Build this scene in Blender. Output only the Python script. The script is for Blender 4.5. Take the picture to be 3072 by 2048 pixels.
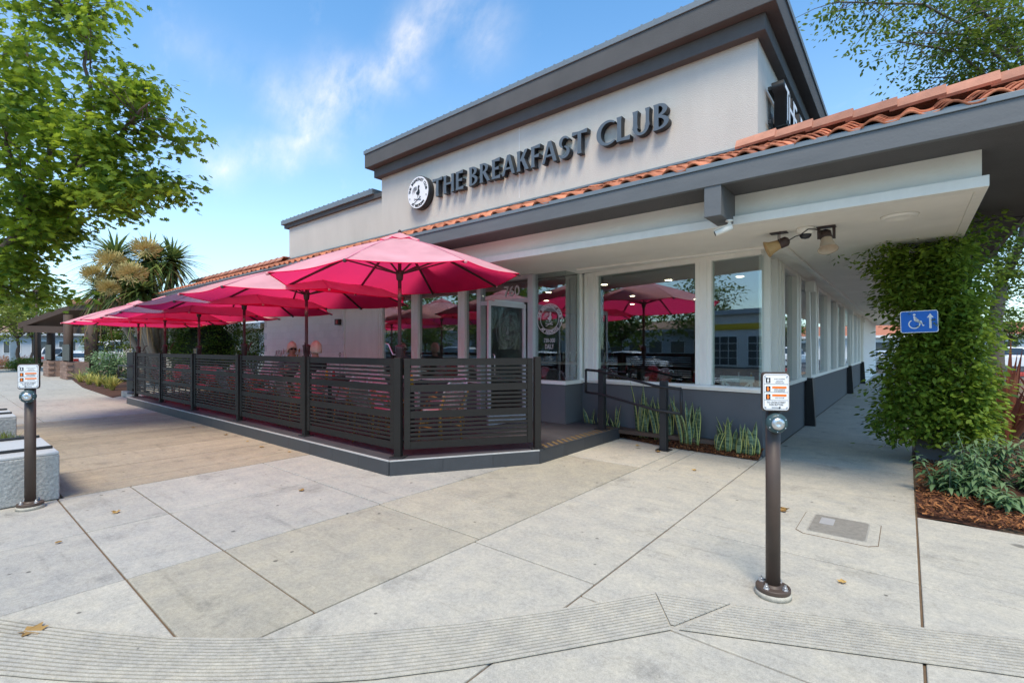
import bpy, bmesh, math, random
from mathutils import Vector, Matrix, Euler
random.seed(7)
R = math.radians
for o in list(bpy.data.objects): bpy.data.objects.remove(o)
S = bpy.context.scene
COL = S.collection

# ------------------------------------------------------------------ camera
TH = R(39.43); EYE = 1.5
cam = bpy.data.cameras.new('camera'); camo = bpy.data.objects.new('camera', cam); COL.objects.link(camo)
camo.location = (0, 0, EYE); camo.rotation_euler = (R(90), 0, TH)
cam.sensor_width = 36; cam.lens = 36 * 1103 / 2352; cam.shift_y = 16 / 2352
cam.clip_start = 0.05; cam.clip_end = 3000
S.camera = camo
S.render.engine = 'CYCLES'
S.render.resolution_x = 1024; S.render.resolution_y = 682
S.cycles.max_bounces = 10; S.cycles.transparent_max_bounces = 24
S.view_settings.view_transform = 'Standard'; S.view_settings.look = 'None'
S.view_settings.gamma = 1; S.view_settings.exposure = 0.78
FW = Vector((-math.sin(TH), math.cos(TH), 0)); RT = Vector((math.cos(TH), math.sin(TH), 0))
def ray(x, y):
    return FW + RT * ((x - 1176) / 1103) + Vector((0, 0, -(y - 800) / 1103))
def at(x, y, w):            # survey helper: the point seen at (x, y) of the 2352 px photograph, w metres away
    return Vector((0, 0, EYE)) + ray(x, y) * w

# ------------------------------------------------------------------ sky and sun
SUN_EL, SUN_AZ = 60.0, 148.0       # azimuth measured from +Y clockwise
w = bpy.data.worlds.new('World'); S.world = w; w.use_nodes = True
nt = w.node_tree; nt.nodes.clear()
def N(t, typ, **kw):
    n = t.nodes.new(typ)
    for k, v in kw.items():
        if k.startswith('i_'): n.inputs[k[2:].replace('_', ' ')].default_value = v
        else: setattr(n, k, v)
    return n
out = N(nt, 'ShaderNodeOutputWorld'); bg = N(nt, 'ShaderNodeBackground')
sky = N(nt, 'ShaderNodeTexSky'); sky.sky_type = 'NISHITA'; sky.sun_disc = False
sky.sun_elevation = R(SUN_EL); sky.sun_rotation = R(SUN_AZ); sky.altitude = 20; sky.air_density = 1.0; sky.dust_density = 0.3; sky.ozone_density = 1.6
bg.inputs['Strength'].default_value = 0.15
def MA(t, op, a, b=None, c=None, clamp=False):
    n = t.nodes.new('ShaderNodeMath'); n.operation = op; n.use_clamp = clamp
    for i, v in enumerate((a, b, c)):
        if v is None: continue
        if hasattr(v, 'is_linked'): t.links.new(v, n.inputs[i])
        else: n.inputs[i].default_value = v
    return n.outputs[0]
def cloud_nodes():
    L = nt.links.new
    tc = N(nt, 'ShaderNodeTexCoord'); nrm = N(nt, 'ShaderNodeVectorMath', operation='NORMALIZE'); L(tc.outputs['Generated'], nrm.inputs[0])
    sep = N(nt, 'ShaderNodeSeparateXYZ'); L(nrm.outputs[0], sep.inputs[0])
    # cirrus: fields of thin cloud seen as directions on the sky
    # distorted direction
    nz = N(nt, 'ShaderNodeTexNoise'); nz.inputs['Scale'].default_value = 5; nz.inputs['Detail'].default_value = 4
    L(nrm.outputs[0], nz.inputs['Vector'])
    sub = N(nt, 'ShaderNodeVectorMath', operation='SUBTRACT'); L(nz.outputs['Color'], sub.inputs[0]); sub.inputs[1].default_value = (.5, .5, .5)
    sc = N(nt, 'ShaderNodeVectorMath', operation='SCALE'); L(sub.outputs[0], sc.inputs[0]); sc.inputs['Scale'].default_value = .13
    add = N(nt, 'ShaderNodeVectorMath', operation='ADD'); L(nrm.outputs[0], add.inputs[0]); L(sc.outputs[0], add.inputs[1])
    segs = [((1010, -40), (965, 60), .050, .75), ((965, 60), (940, 140), .045, 1.0), ((940, 140), (890, 195), .035, 1.0), ((890, 195), (800, 235), .045, .9), ((800, 235), (700, 270), .060, .9), ((700, 270), (620, 225), .050, .5), ((620, 225), (450, 110), .045, .35),
            ((730, 290), (640, 345), .035, .8), ((640, 345), (490, 385), .035, .7), ((720, 300), (735, 345), .03, .5), ((1010, -40), (1120, 60), .05, .4), ((1400, 640), (1800, 600), .06, .5), ((-900, 500), (-300, 200), .12, .7), ((3000, 300), (3600, -200), .12, .7)]
    acc = None
    for p0, p1, rad, amp in segs:
        a_ = ray(*p0).normalized(); b_ = ray(*p1).normalized(); d_ = b_ - a_
        pa = N(nt, 'ShaderNodeVectorMath', operation='SUBTRACT'); L(add.outputs[0], pa.inputs[0]); pa.inputs[1].default_value = a_
        dt = N(nt, 'ShaderNodeVectorMath', operation='DOT_PRODUCT'); L(pa.outputs[0], dt.inputs[0]); dt.inputs[1].default_value = d_ / d_.length_squared
        tt = MA(nt, 'ADD', dt.outputs['Value'], 0.0, clamp=True)
        sv = N(nt, 'ShaderNodeVectorMath', operation='SCALE'); sv.inputs[0].default_value = d_; L(tt, sv.inputs['Scale'])
        ds = N(nt, 'ShaderNodeVectorMath', operation='DISTANCE'); L(pa.outputs[0], ds.inputs[0]); L(sv.outputs[0], ds.inputs[1])
        v = MA(nt, 'SUBTRACT', 1.0, MA(nt, 'DIVIDE', ds.outputs['Value'], rad * 1.8), clamp=True)
        v = MA(nt, 'MULTIPLY', MA(nt, 'POWER', v, 2.2), amp)
        acc = v if acc is None else MA(nt, 'MAXIMUM', acc, v)
    mp = N(nt, 'ShaderNodeMapping'); mp.inputs['Rotation'].default_value = (.5, .9, .4); mp.inputs['Scale'].default_value = (3, 10, 6)
    L(nrm.outputs[0], mp.inputs['Vector'])
    n2 = N(nt, 'ShaderNodeTexNoise'); n2.inputs['Scale'].default_value = 1.6; n2.inputs['Detail'].default_value = 9; n2.inputs['Roughness'].default_value = .66
    L(mp.outputs[0], n2.inputs['Vector'])
    wisps = MA(nt, 'MULTIPLY', MA(nt, 'SUBTRACT', n2.outputs[0], .30), 2.3, clamp=True)
    cl = MA(nt, 'MULTIPLY', acc, wisps)
    gen = MA(nt, 'MULTIPLY', MA(nt, 'SUBTRACT', n2.outputs[0], .60, clamp=True), .35)
    # milky band near the horizon
    hz = MA(nt, 'POWER', MA(nt, 'SUBTRACT', 1.0, MA(nt, 'DIVIDE', sep.outputs['Z'], .66), clamp=True), 2.0)
    hz = MA(nt, 'MULTIPLY', hz, .48)
    t = MA(nt, 'ADD', MA(nt, 'ADD', MA(nt, 'MULTIPLY', cl, .8), gen), hz, clamp=True)
    mix = N(nt, 'ShaderNodeMix', data_type='RGBA')
    gn = N(nt, 'ShaderNodeVectorMath', operation='MULTIPLY'); L(sky.outputs[0], gn.inputs[0]); gn.inputs[1].default_value = (.66, 1.04, 1.17)
    L(t, mix.inputs['Factor']); L(gn.outputs[0], mix.inputs[6]); mix.inputs[7].default_value = (5.8, 5.3, 4.8, 1)
    L(mix.outputs[2], bg.inputs['Color'])
cloud_nodes()
nt.links.new(bg.outputs[0], out.inputs[0])
sd = bpy.data.lights.new('sun', 'SUN'); so = bpy.data.objects.new('sun', sd); COL.objects.link(so)
sd.energy = 2.5; sd.angle = R(20); sd.color = (1, .865, .68)
so.rotation_euler = (R(90 - SUN_EL), 0, R(180 - SUN_AZ)); so.location = (0, 0, 30)

# ------------------------------------------------------------------ helpers
def wm(o):
    m = o.matrix_basis.copy()
    if o.parent: m = wm(o.parent) @ o.matrix_parent_inverse @ m
    return m
def tag(o, label=None, cat=None, group=None, kind=None):
    if label: o['label'] = label
    if cat: o['category'] = cat
    if group: o['group'] = group
    if kind: o['kind'] = kind
    return o
def thing(name, loc, label, cat, rz=0, group=None, kind=None):
    o = bpy.data.objects.new(name, None); COL.objects.link(o)
    o.location = loc; o.rotation_euler = (0, 0, rz); o.empty_display_size = .2
    return tag(o, label, cat, group, kind)
def adopt(o, p):
    if p is not None:
        o.parent = p; o.matrix_parent_inverse = wm(p).inverted()
    return o
class MB:
    def __init__(s): s.v = []; s.f = []; s.m = Matrix.Identity(4)
    def add(s, vs, fs):
        n = len(s.v); s.v += [s.m @ Vector(q) for q in vs]; s.f += [tuple(i + n for i in q) for q in fs]; return s
    def box(s, c, d, rot=None):
        x, y, z = d[0] / 2, d[1] / 2, d[2] / 2
        M = Matrix.Translation(c) @ (Euler(rot).to_matrix().to_4x4() if rot else Matrix.Identity(4))
        vs = [M @ Vector(q) for q in ((-x,-y,-z),(x,-y,-z),(x,y,-z),(-x,y,-z),(-x,-y,z),(x,-y,z),(x,y,z),(-x,y,z))]
        return s.add(vs, [(0,3,2,1),(4,5,6,7),(0,1,5,4),(1,2,6,5),(2,3,7,6),(3,0,4,7)])
    def b2(s, a, b):
        return s.box([(a[i] + b[i]) / 2 for i in range(3)], [abs(b[i] - a[i]) for i in range(3)])
    def bar(s, a, b, wd, ht, up=(0, 0, 1)):
        a = Vector(a); b = Vector(b); d = b - a; L = d.length; d.normalize()
        u = Vector(up); sd_ = d.cross(u)
        if sd_.length < 1e-5: sd_ = d.cross(Vector((1, 0, 0)))
        sd_.normalize(); u = sd_.cross(d)
        vs = []
        for p in (a, b):
            for q, r in ((-1,-1),(1,-1),(1,1),(-1,1)): vs.append(p + sd_ * q * wd / 2 + u * r * ht / 2)
        return s.add(vs, [(0,1,2,3),(7,6,5,4),(0,4,5,1),(1,5,6,2),(2,6,7,3),(3,7,4,0)])
    def poly(s, pts, z0, z1):
        n = len(pts)
        vs = [(p[0], p[1], z0) for p in pts] + [(p[0], p[1], z1) for p in pts]
        return s.add(vs, [tuple(range(n))[::-1], tuple(range(n, 2 * n))] + [(i, (i + 1) % n, n + (i + 1) % n, n + i) for i in range(n)])
    def tube(s, path, rad, n=8, caps=True):
        path = [Vector(p) for p in path]
        rad = rad if isinstance(rad, (list, tuple)) else [rad] * len(path)
        vs = []; fs = []; pu = None
        for i, p in enumerate(path):
            d = (path[min(i + 1, len(path) - 1)] - path[max(i - 1, 0)]).normalized()
            u = pu if pu is not None else (Vector((0, 0, 1)) if abs(d.z) < .9 else Vector((1, 0, 0)))
            sd_ = d.cross(u)
            if sd_.length < 1e-4: sd_ = d.orthogonal()
            sd_.normalize(); u = sd_.cross(d); pu = u
            for k in range(n):
                a = 2 * math.pi * k / n
                vs.append(p + (sd_ * math.cos(a) + u * math.sin(a)) * rad[i])
        m = len(path)
        for i in range(m - 1):
            for k in range(n):
                fs.append((i*n+k, i*n+(k+1)%n, (i+1)*n+(k+1)%n, (i+1)*n+k))
        if caps: fs += [tuple(range(n))[::-1], tuple(range((m-1)*n, m*n))]
        return s.add(vs, fs)
    def lathe(s, prof, c=(0, 0, 0), n=20, axis=None):
        vs = []; fs = []
        M = Matrix.Translation(c)
        if axis is not None: M = M @ Vector((0, 0, 1)).rotation_difference(Vector(axis)).to_matrix().to_4x4()
        for r, z in prof:
            for k in range(n):
                a = 2 * math.pi * k / n; vs.append(M @ Vector((r * math.cos(a), r * math.sin(a), z)))
        m = len(prof)
        for i in range(m - 1):
            for k in range(n): fs.append((i*n+k, i*n+(k+1)%n, (i+1)*n+(k+1)%n, (i+1)*n+k))
        if prof[0][0] > 1e-4: fs.append(tuple(range(n))[::-1])
        if prof[-1][0] > 1e-4: fs.append(tuple(range((m-1)*n, m*n)))
        return s.add(vs, fs)
    def ball(s, c, r, n=10, m=7):
        r = r if isinstance(r, (tuple, list)) else (r, r, r)
        vs = [Vector(c) + Vector((r[0]*math.sin(math.pi*j/m)*math.cos(2*math.pi*k/n), r[1]*math.sin(math.pi*j/m)*math.sin(2*math.pi*k/n), -r[2]*math.cos(math.pi*j/m))) for j in range(m+1) for k in range(n)]
        fs = [(j*n+k, j*n+(k+1)%n, (j+1)*n+(k+1)%n, (j+1)*n+k) for j in range(m) for k in range(n)]
        return s.add(vs, fs)
    def grid(s, fn, nu, nv):
        vs = [fn(i / nu, j / nv) for j in range(nv + 1) for i in range(nu + 1)]
        return s.add(vs, [(j*(nu+1)+i, j*(nu+1)+i+1, (j+1)*(nu+1)+i+1, (j+1)*(nu+1)+i) for j in range(nv) for i in range(nu)])
    def mesh(s, name, mat, smooth=False, rnd=False):
        me = bpy.data.meshes.new(name); me.from_pydata([tuple(q) for q in s.v], [], s.f)
        me.validate(); me.update()
        if mat: me.materials.append(mat)
        if smooth:
            for p in me.polygons: p.use_smooth = True
        return me
    def build(s, name, mat, parent=None, smooth=False, bevel=0, solid=0, kind=None, label=None):
        o = bpy.data.objects.new(name, s.mesh(name, mat, smooth)); COL.objects.link(o)
        adopt(o, parent)
        if solid:
            m = o.modifiers.new('s', 'SOLIDIFY'); m.thickness = solid; m.offset = 0
        if bevel:
            m = o.modifiers.new('b', 'BEVEL'); m.width = bevel; m.segments = 2; m.limit_method = 'ANGLE'; m.harden_normals = False
        if kind: o['kind'] = kind
        if label: o['label'] = label
        return o
def inst(me, name, M, parent=None, bevel=0):
    o = bpy.data.objects.new(name, me); COL.objects.link(o)
    o.matrix_basis = M
    if parent is not None:
        o.parent = parent; o.matrix_parent_inverse = wm(parent).inverted()
    if bevel:
        m = o.modifiers.new('b', 'BEVEL'); m.width = bevel; m.segments = 1
    return o
def copy_tree(o, parent=None):
    c = o.copy(); COL.objects.link(c)
    if parent is not None:
        c.parent = parent; c.matrix_parent_inverse = o.matrix_parent_inverse.copy()
    for ch in list(o.children): copy_tree(ch, c)
    return c

# ------------------------------------------------------------------ materials
MATS = {}
def mat(name, col, rough=.7, var=.12, scale=6, bump=0, bscale=60, metal=0, spec=.4, rnd=0, streak=None, world=False, sheen=0):
    m = bpy.data.materials.new(name); m.use_nodes = True; t = m.node_tree; L = t.links.new
    b = t.nodes['Principled BSDF']; b.inputs['Roughness'].default_value = rough; b.inputs['Metallic'].default_value = metal
    b.inputs['Specular IOR Level'].default_value = spec
    tc = N(t, 'ShaderNodeTexCoord'); vec = tc.outputs['Object']
    if world: vec = N(t, 'ShaderNodeNewGeometry').outputs['Position']
    if streak:
        mp = N(t, 'ShaderNodeMapping'); mp.inputs['Scale'].default_value = streak; L(vec, mp.inputs['Vector']); vec2 = mp.outputs[0]
    else: vec2 = vec
    n1 = N(t, 'ShaderNodeTexNoise'); n1.inputs['Scale'].default_value = scale; n1.inputs['Detail'].default_value = 6; n1.inputs['Roughness'].default_value = .65
    L(vec2, n1.inputs['Vector'])
    f = MA(t, 'MULTIPLY_ADD', MA(t, 'SUBTRACT', n1.outputs[0], .5), var * 3.2, 1.0)
    if rnd:
        oi = N(t, 'ShaderNodeObjectInfo')
        f = MA(t, 'MULTIPLY', f, MA(t, 'MULTIPLY_ADD', MA(t, 'SUBTRACT', oi.outputs['Random'], .5), rnd, 1.0))
    vm = N(t, 'ShaderNodeVectorMath', operation='SCALE'); vm.inputs[0].default_value = col[:3]; L(f, vm.inputs['Scale'])
    L(vm.outputs[0], b.inputs['Base Color'])
    rr = MA(t, 'MULTIPLY_ADD', MA(t, 'SUBTRACT', n1.outputs[0], .5), .25, rough, clamp=True); L(rr, b.inputs['Roughness'])
    if bump:
        n2 = N(t, 'ShaderNodeTexNoise'); n2.inputs['Scale'].default_value = bscale; n2.inputs['Detail'].default_value = 3; L(vec, n2.inputs['Vector'])
        bp = N(t, 'ShaderNodeBump'); bp.inputs['Strength'].default_value = bump; bp.inputs['Distance'].default_value = .01
        L(n2.outputs[0], bp.inputs['Height']); L(bp.outputs[0], b.inputs['Normal'])
    MATS[name] = m
    return m
def emit(name, col, s):
    m = bpy.data.materials.new(name); m.use_nodes = True; t = m.node_tree; t.nodes.clear()
    e = N(t, 'ShaderNodeEmission'); e.inputs[0].default_value = (*col, 1); e.inputs[1].default_value = s
    t.links.new(e.outputs[0], N(t, 'ShaderNodeOutputMaterial').inputs[0]); return m
def leafmat(name, c1, c2, trans=.4, rough=.5):
    # per-leaf colour from the 'lv' attribute
    m = bpy.data.materials.new(name); m.use_nodes = True; t = m.node_tree; L = t.links.new
    b = t.nodes['Principled BSDF']; o = t.nodes['Material Output']
    a = N(t, 'ShaderNodeAttribute'); a.attribute_name = 'lv'
    mx = N(t, 'ShaderNodeMix', data_type='RGBA'); L(a.outputs['Fac'], mx.inputs['Factor']); mx.inputs[6].default_value = (*c1, 1); mx.inputs[7].default_value = (*c2, 1)
    L(mx.outputs[2], b.inputs['Base Color']); b.inputs['Roughness'].default_value = rough; b.inputs['Specular IOR Level'].default_value = .3
    tr = N(t, 'ShaderNodeBsdfTranslucent')
    hs = N(t, 'ShaderNodeHueSaturation'); hs.inputs['Hue'].default_value = .48; hs.inputs['Value'].default_value = 1.5; L(mx.outputs[2], hs.inputs['Color']); L(hs.outputs[0], tr.inputs[0])
    ms = N(t, 'ShaderNodeMixShader'); ms.inputs[0].default_value = trans; L(b.outputs[0], ms.inputs[1]); L(tr.outputs[0], ms.inputs[2]); L(ms.outputs[0], o.inputs[0])
    return m
def concrete(name, col, spots=1.0, warm=0.0, rnd=.10, stain=.16, streak=None):
    m = bpy.data.materials.new(name); m.use_nodes = True; t = m.node_tree; L = t.links.new
    b = t.nodes['Principled BSDF']; b.inputs['Roughness'].default_value = .85; b.inputs['Specular IOR Level'].default_value = .25
    pos = N(t, 'ShaderNodeNewGeometry').outputs['Position']
    def noise(sc, det=5, ro=.6, v=pos):
        n = N(t, 'ShaderNodeTexNoise'); n.inputs['Scale'].default_value = sc; n.inputs['Detail'].default_value = det; n.inputs['Roughness'].default_value = ro; L(v, n.inputs['Vector']); return n.outputs[0]
    big = noise(.9, 6, .7); mid = noise(5, 6, .7); grit = noise(30, 4, .75); fine = noise(90, 3, .7); sand = noise(260, 2, .7)
    if streak:
        mp = N(t, 'ShaderNodeMapping'); mp.inputs['Scale'].default_value = streak; L(pos, mp.inputs['Vector']); big = noise(1.0, 7, .7, mp.outputs[0])
    f = MA(t, 'MULTIPLY_ADD', MA(t, 'SUBTRACT', big, .5), stain * 3, 1.0)
    f = MA(t, 'ADD', f, MA(t, 'MULTIPLY', MA(t, 'SUBTRACT', mid, .5), .70))
    f = MA(t, 'ADD', f, MA(t, 'MULTIPLY', MA(t, 'SUBTRACT', fine, .5), .55))
    f = MA(t, 'ADD', f, MA(t, 'MULTIPLY', MA(t, 'SUBTRACT', sand, .5), .85))
    f = MA(t, 'ADD', f, MA(t, 'MULTIPLY', MA(t, 'SUBTRACT', grit, .5), .75))
    # gum and grime spots
    for sc, th, k in ((1.1, .06, .55), (2.3, .05, .65), (.5, .05, .5), (3.7, .06, .65), (1.7, .035, .7)):
        vo = N(t, 'ShaderNodeTexVoronoi'); vo.inputs['Scale'].default_value = sc
        wv = N(t, 'ShaderNodeVectorMath', operation='ADD'); L(pos, wv.inputs[0]); wn = N(t, 'ShaderNodeTexNoise'); wn.inputs['Scale'].default_value = 9; L(pos, wn.inputs['Vector'])
        ws = N(t, 'ShaderNodeVectorMath', operation='SCALE'); L(wn.outputs['Color'], ws.inputs[0]); ws.inputs['Scale'].default_value = .06; L(ws.outputs[0], wv.inputs[1])
        L(wv.outputs[0], vo.inputs['Vector'])
        sm = N(t, 'ShaderNodeMapRange'); sm.interpolation_type = 'SMOOTHSTEP'; L(vo.outputs['Distance'], sm.inputs[0]); sm.inputs[1].default_value = th * .5; sm.inputs[2].default_value = th; sm.inputs[3].default_value = 1 - k * spots; sm.inputs[4].default_value = 1
        f = MA(t, 'MULTIPLY', f, sm.outputs[0])
    # drag marks and scuffs
    sm2 = N(t, 'ShaderNodeMapping'); sm2.inputs['Rotation'].default_value = (0, 0, .75); sm2.inputs['Scale'].default_value = (.9, 9, 1); L(pos, sm2.inputs['Vector']); sk_ = noise(1.0, 6, .7, sm2.outputs[0])
    sk2 = N(t, 'ShaderNodeMapRange'); L(sk_, sk2.inputs[0]); sk2.inputs[1].default_value = .57; sk2.inputs[2].default_value = .75; sk2.inputs[3].default_value = 1; sk2.inputs[4].default_value = .74
    f = MA(t, 'MULTIPLY', f, sk2.outputs[0])
    # dirt blotches
    d = noise(1.7, 8, .75)
    dm = N(t, 'ShaderNodeMapRange'); L(d, dm.inputs[0]); dm.inputs[1].default_value = .56; dm.inputs[2].default_value = .72; dm.inputs[3].default_value = 1; dm.inputs[4].default_value = .64
    f = MA(t, 'MULTIPLY', f, dm.outputs[0])
    oi = N(t, 'ShaderNodeObjectInfo'); f = MA(t, 'MULTIPLY', f, MA(t, 'MULTIPLY_ADD', MA(t, 'SUBTRACT', oi.outputs['Random'], .5), rnd, 1.0))
    wc = N(t, 'ShaderNodeMix', data_type='RGBA'); wc.inputs[6].default_value = (*col, 1); wc.inputs[7].default_value = (col[0]*1.0, col[1]*.94, col[2]*.80, 1)
    L(MA(t, 'MULTIPLY_ADD', MA(t, 'SUBTRACT', mid, .4), 1.4, warm, clamp=True), wc.inputs['Factor'])
    vm = N(t, 'ShaderNodeVectorMath', operation='SCALE'); L(wc.outputs[2], vm.inputs[0]); L(f, vm.inputs['Scale']); L(vm.outputs[0], b.inputs['Base Color'])
    bp = N(t, 'ShaderNodeBump'); bp.inputs['Strength'].default_value = .35; bp.inputs['Distance'].default_value = .004
    L(MA(t, 'ADD', fine, sand), bp.inputs['Height']); L(bp.outputs[0], b.inputs['Normal'])
    return m
def glassmat(name, tint=(.80, .86, .84), base=.16, k=.75):
    m = bpy.data.materials.new(name); m.use_nodes = True; t = m.node_tree; L = t.links.new; t.nodes.clear()
    o = N(t, 'ShaderNodeOutputMaterial'); tr = N(t, 'ShaderNodeBsdfTransparent'); tr.inputs[0].default_value = (*tint, 1)
    gl = N(t, 'ShaderNodeBsdfGlossy'); gl.inputs['Roughness'].default_value = .012; gl.inputs['Color'].default_value = (.95, .97, 1, 1)
    lw = N(t, 'ShaderNodeLayerWeight'); lw.inputs['Blend'].default_value = .5
    f = MA(t, 'MULTIPLY_ADD', MA(t, 'POWER', lw.outputs['Facing'], 3.0), k, base, clamp=True)
    ms = N(t, 'ShaderNodeMixShader'); L(f, ms.inputs[0]); L(tr.outputs[0], ms.inputs[1]); L(gl.outputs[0], ms.inputs[2]); L(ms.outputs[0], o.inputs[0])
    return m
M_stucco = mat('stucco', (.56, .525, .475), .9, .10, .8, .7, 70, spec=.2, world=True, streak=(2.2, 2.2, .5))
M_stucco_dk = mat('stucco_grey', (.108, .105, .105), .85, .18, 1.5, .5, 90, spec=.2, world=True)
M_base = mat('base_grey', (.128, .128, .130), .85, .10, 1.5, .35, 90, spec=.25, world=True)
M_fascia = mat('fascia_paint', (.13, .134, .138), .6, .17, 1.3, .15, 40, world=True, streak=(1, 6, 6))
M_white = mat('white_paint', (.87, .835, .75), .55, .08, 2, .12, 30, world=True, streak=(3, 3, .8))
M_soffit = mat('soffit_white', (.88, .84, .75), .8, .09, 1.5, .25, 50, world=True)
M_brickw = mat('white_brick', (.86, .85, .82), .8, .05, 8, .4, 50, rnd=.06)
M_mortar = mat('mortar', (.70, .70, .70), .9)
M_black = mat('black_metal', (.022, .022, .023), .45, .15, 8, .05, 80)
M_fence = mat('fence_paint', (.0165, .0145, .0125), .6, .20, 14, .1, 60, rnd=.25, spec=.3)
M_alu = mat('aluminium', (.62, .63, .65), .35, .05, 10, metal=.85)
M_chrome = mat('chrome', (.62, .62, .62), .34, .03, 10, metal=1)
M_letter = mat('letter_face', (.10, .125, .15), .45, .08, 6)
M_letter_s = mat('letter_side', (.02, .023, .027), .45, .08, 6)
M_tile = mat('clay_tile', (.47, .165, .085), .8, .32, 7, .4, 60, rnd=.95)
M_cap = mat('clay_cap', (.42, .19, .125), .8, .3, 5, .4, 60, rnd=.5)
M_slate = mat('slate_tile', (.048, .052, .058), .5, .16, 7, .12, 60, rnd=.16)
M_deck = mat('platform_floor', (.062, .062, .068), .55, .22, 2.2, .1, 60, world=True)
M_steelbrown = mat('bronze_paint', (.075, .052, .040), .5, .22, 7, .05, 60)
M_bronze = mat('umbrella_bronze', (.065, .042, .038), .5, .1, 8)
M_glass = glassmat('window_glass'); M_glass_door = glassmat('door_glass', (.90, .92, .92), .035, .1)
M_dark = mat('dark_interior', (.03, .03, .032), .8)
M_joint = mat('joint_dirt', (.15, .10, .06), .95, .3, 12, world=True)
M_asphalt = mat('asphalt', (.06, .06, .062), .9, .15, 3, .4, 120, world=True)
M_con_g = concrete('concrete_grey', (.385, .37, .333), stain=.12)
M_con_y = concrete('concrete_warm', (.385, .362, .305), warm=.3)
M_con_l = concrete('concrete_light', (.43, .41, .36), warm=.2, stain=.10)
M_con_b = concrete('concrete_brown', (.325, .282, .222), warm=.3, rnd=.22, stain=.26, streak=(3.0, .6, 1))
M_con_d = concrete('concrete_walkway', (.45, .425, .375), stain=.1)
M_granite = mat('granite', (.34, .345, .33), .75, .42, 38, .9, 32, world=True)
M_granite_top = mat('granite_top', (.50, .50, .49), .45, .10, 40, world=True)
M_bark = mat('bark', (.12, .085, .065), .9, .25, 14, .6, 30)
M_bark_l = mat('bark_pale', (.30, .26, .22), .9, .2, 10, .4, 30)
M_mulch = mat('mulch', (.072, .029, .015), .95, .35, 30, .8, 50, world=True)

# ================================================================== ground, pavement, platform
g = MB().box((0, 0, -.35), (1600, 1600, .5)); g = g.build('ground', M_asphalt); tag(g, 'asphalt ground of the streets and car parks around', 'ground', kind='structure')
walk = thing('sidewalk', (0, 0, 0), 'light concrete sidewalk of jointed slabs in front of the restaurant', 'sidewalk', kind='structure')
MB().b2((-62, -9, -.10), (6, 36, -.012)).build('joint_bed', M_joint, walk)
J = .0062
def slab(x0, x1, y0, y1, m, bev=.006):
    d = (x1 - x0, y1 - y0)
    o = MB().box((0, 0, -.03), (d[0] - 2*J, d[1] - 2*J, .06)).build('slab', m, None, bevel=bev)
    o.location = ((x0 + x1) / 2, (y0 + y1) / 2, random.uniform(-.0012, .0012)); adopt(o, walk)
    return o
def column_of(x0, x1, ys, mats):
    for i in range(len(ys) - 1): slab(x0, x1, ys[i], ys[i+1], mats[i % len(mats)] if isinstance(mats, list) else mats)
G_, Y_, L_, B_, D_ = M_con_g, M_con_y, M_con_l, M_con_b, M_con_d
column_of(-6.535, -5.18, [-9, -6, -3, -.6, .82, 1.40, 2.79, 3.5], G_)
column_of(-5.18, -3.93, [-9, -6, -3, -.6, .82, 1.40, 2.78, 3.9], [G_, G_, G_, G_, G_, G_, G_])
column_of(-3.93, -2.60, [-9, -6, -3, -1.2, .82, 1.40, 2.76, 3.40, 5.72, 8.1], [L_, L_, L_, L_, Y_, Y_, Y_, Y_, L_, L_])
column_of(-2.60, -1.535, [-9, -5, -2.4, .1, 2.70, 4.07, 5.75], [L_, L_, L_, L_, L_, L_])
slab(-2.60, -2.37, 5.75, 8.1, L_); slab(-2.37, -1.535, 5.75, 7.6, L_)
column_of(-1.535, .065, [-9, -5, -2.4, .1, 2.52, 4.02, 5.62, 7.40, 9.4, 11.4, 13.4, 15.4, 17.4, 19.4, 21.4, 23.4, 25.4, 27.4, 30, 33, 36], [L_]*8 + [D_]*12)
for xa, xb in ((.065, 1.7), (1.7, 3.3), (3.3, 6)):
    column_of(xa, xb, [-9, -5, -2.4, .1, 2.0, 3.99, 5.60], L_)
# stained brownish strips in front of the patio, then grey walk further on
xs = [-13.6, -12.3, -11.5, -10.7, -9.75, -8.8, -7.82, -6.95, -6.535]
for i in range(len(xs) - 1):
    slab(xs[i] + .005, xs[i+1] - .005, .86, 3.5, B_, .004); slab(xs[i], xs[i+1], -9, -1.6, B_)
xs = [-62, -52, -44, -38, -33, -29, -26, -23.5, -21.3, -19.3, -17.3, -15.4, -13.6]
for i in range(len(xs) - 1):
    slab(xs[i], xs[i+1], 1.5, 3.5, G_); slab(xs[i], xs[i+1], -.9, 1.5, G_); slab(xs[i], xs[i+1], -9, -.9, G_)
for xa, xb in ((-62, -40), (-40, -30), (-30, -24), (-24, -21.3), (-21.3, -16.45)):
    slab(xa, xb, 3.5, 6.0, G_)
slab(-16.45, -4.7, 3.5, 8.0, G_)
slab(-4.7, -3.93, 3.9, 8.0, G_)

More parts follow.
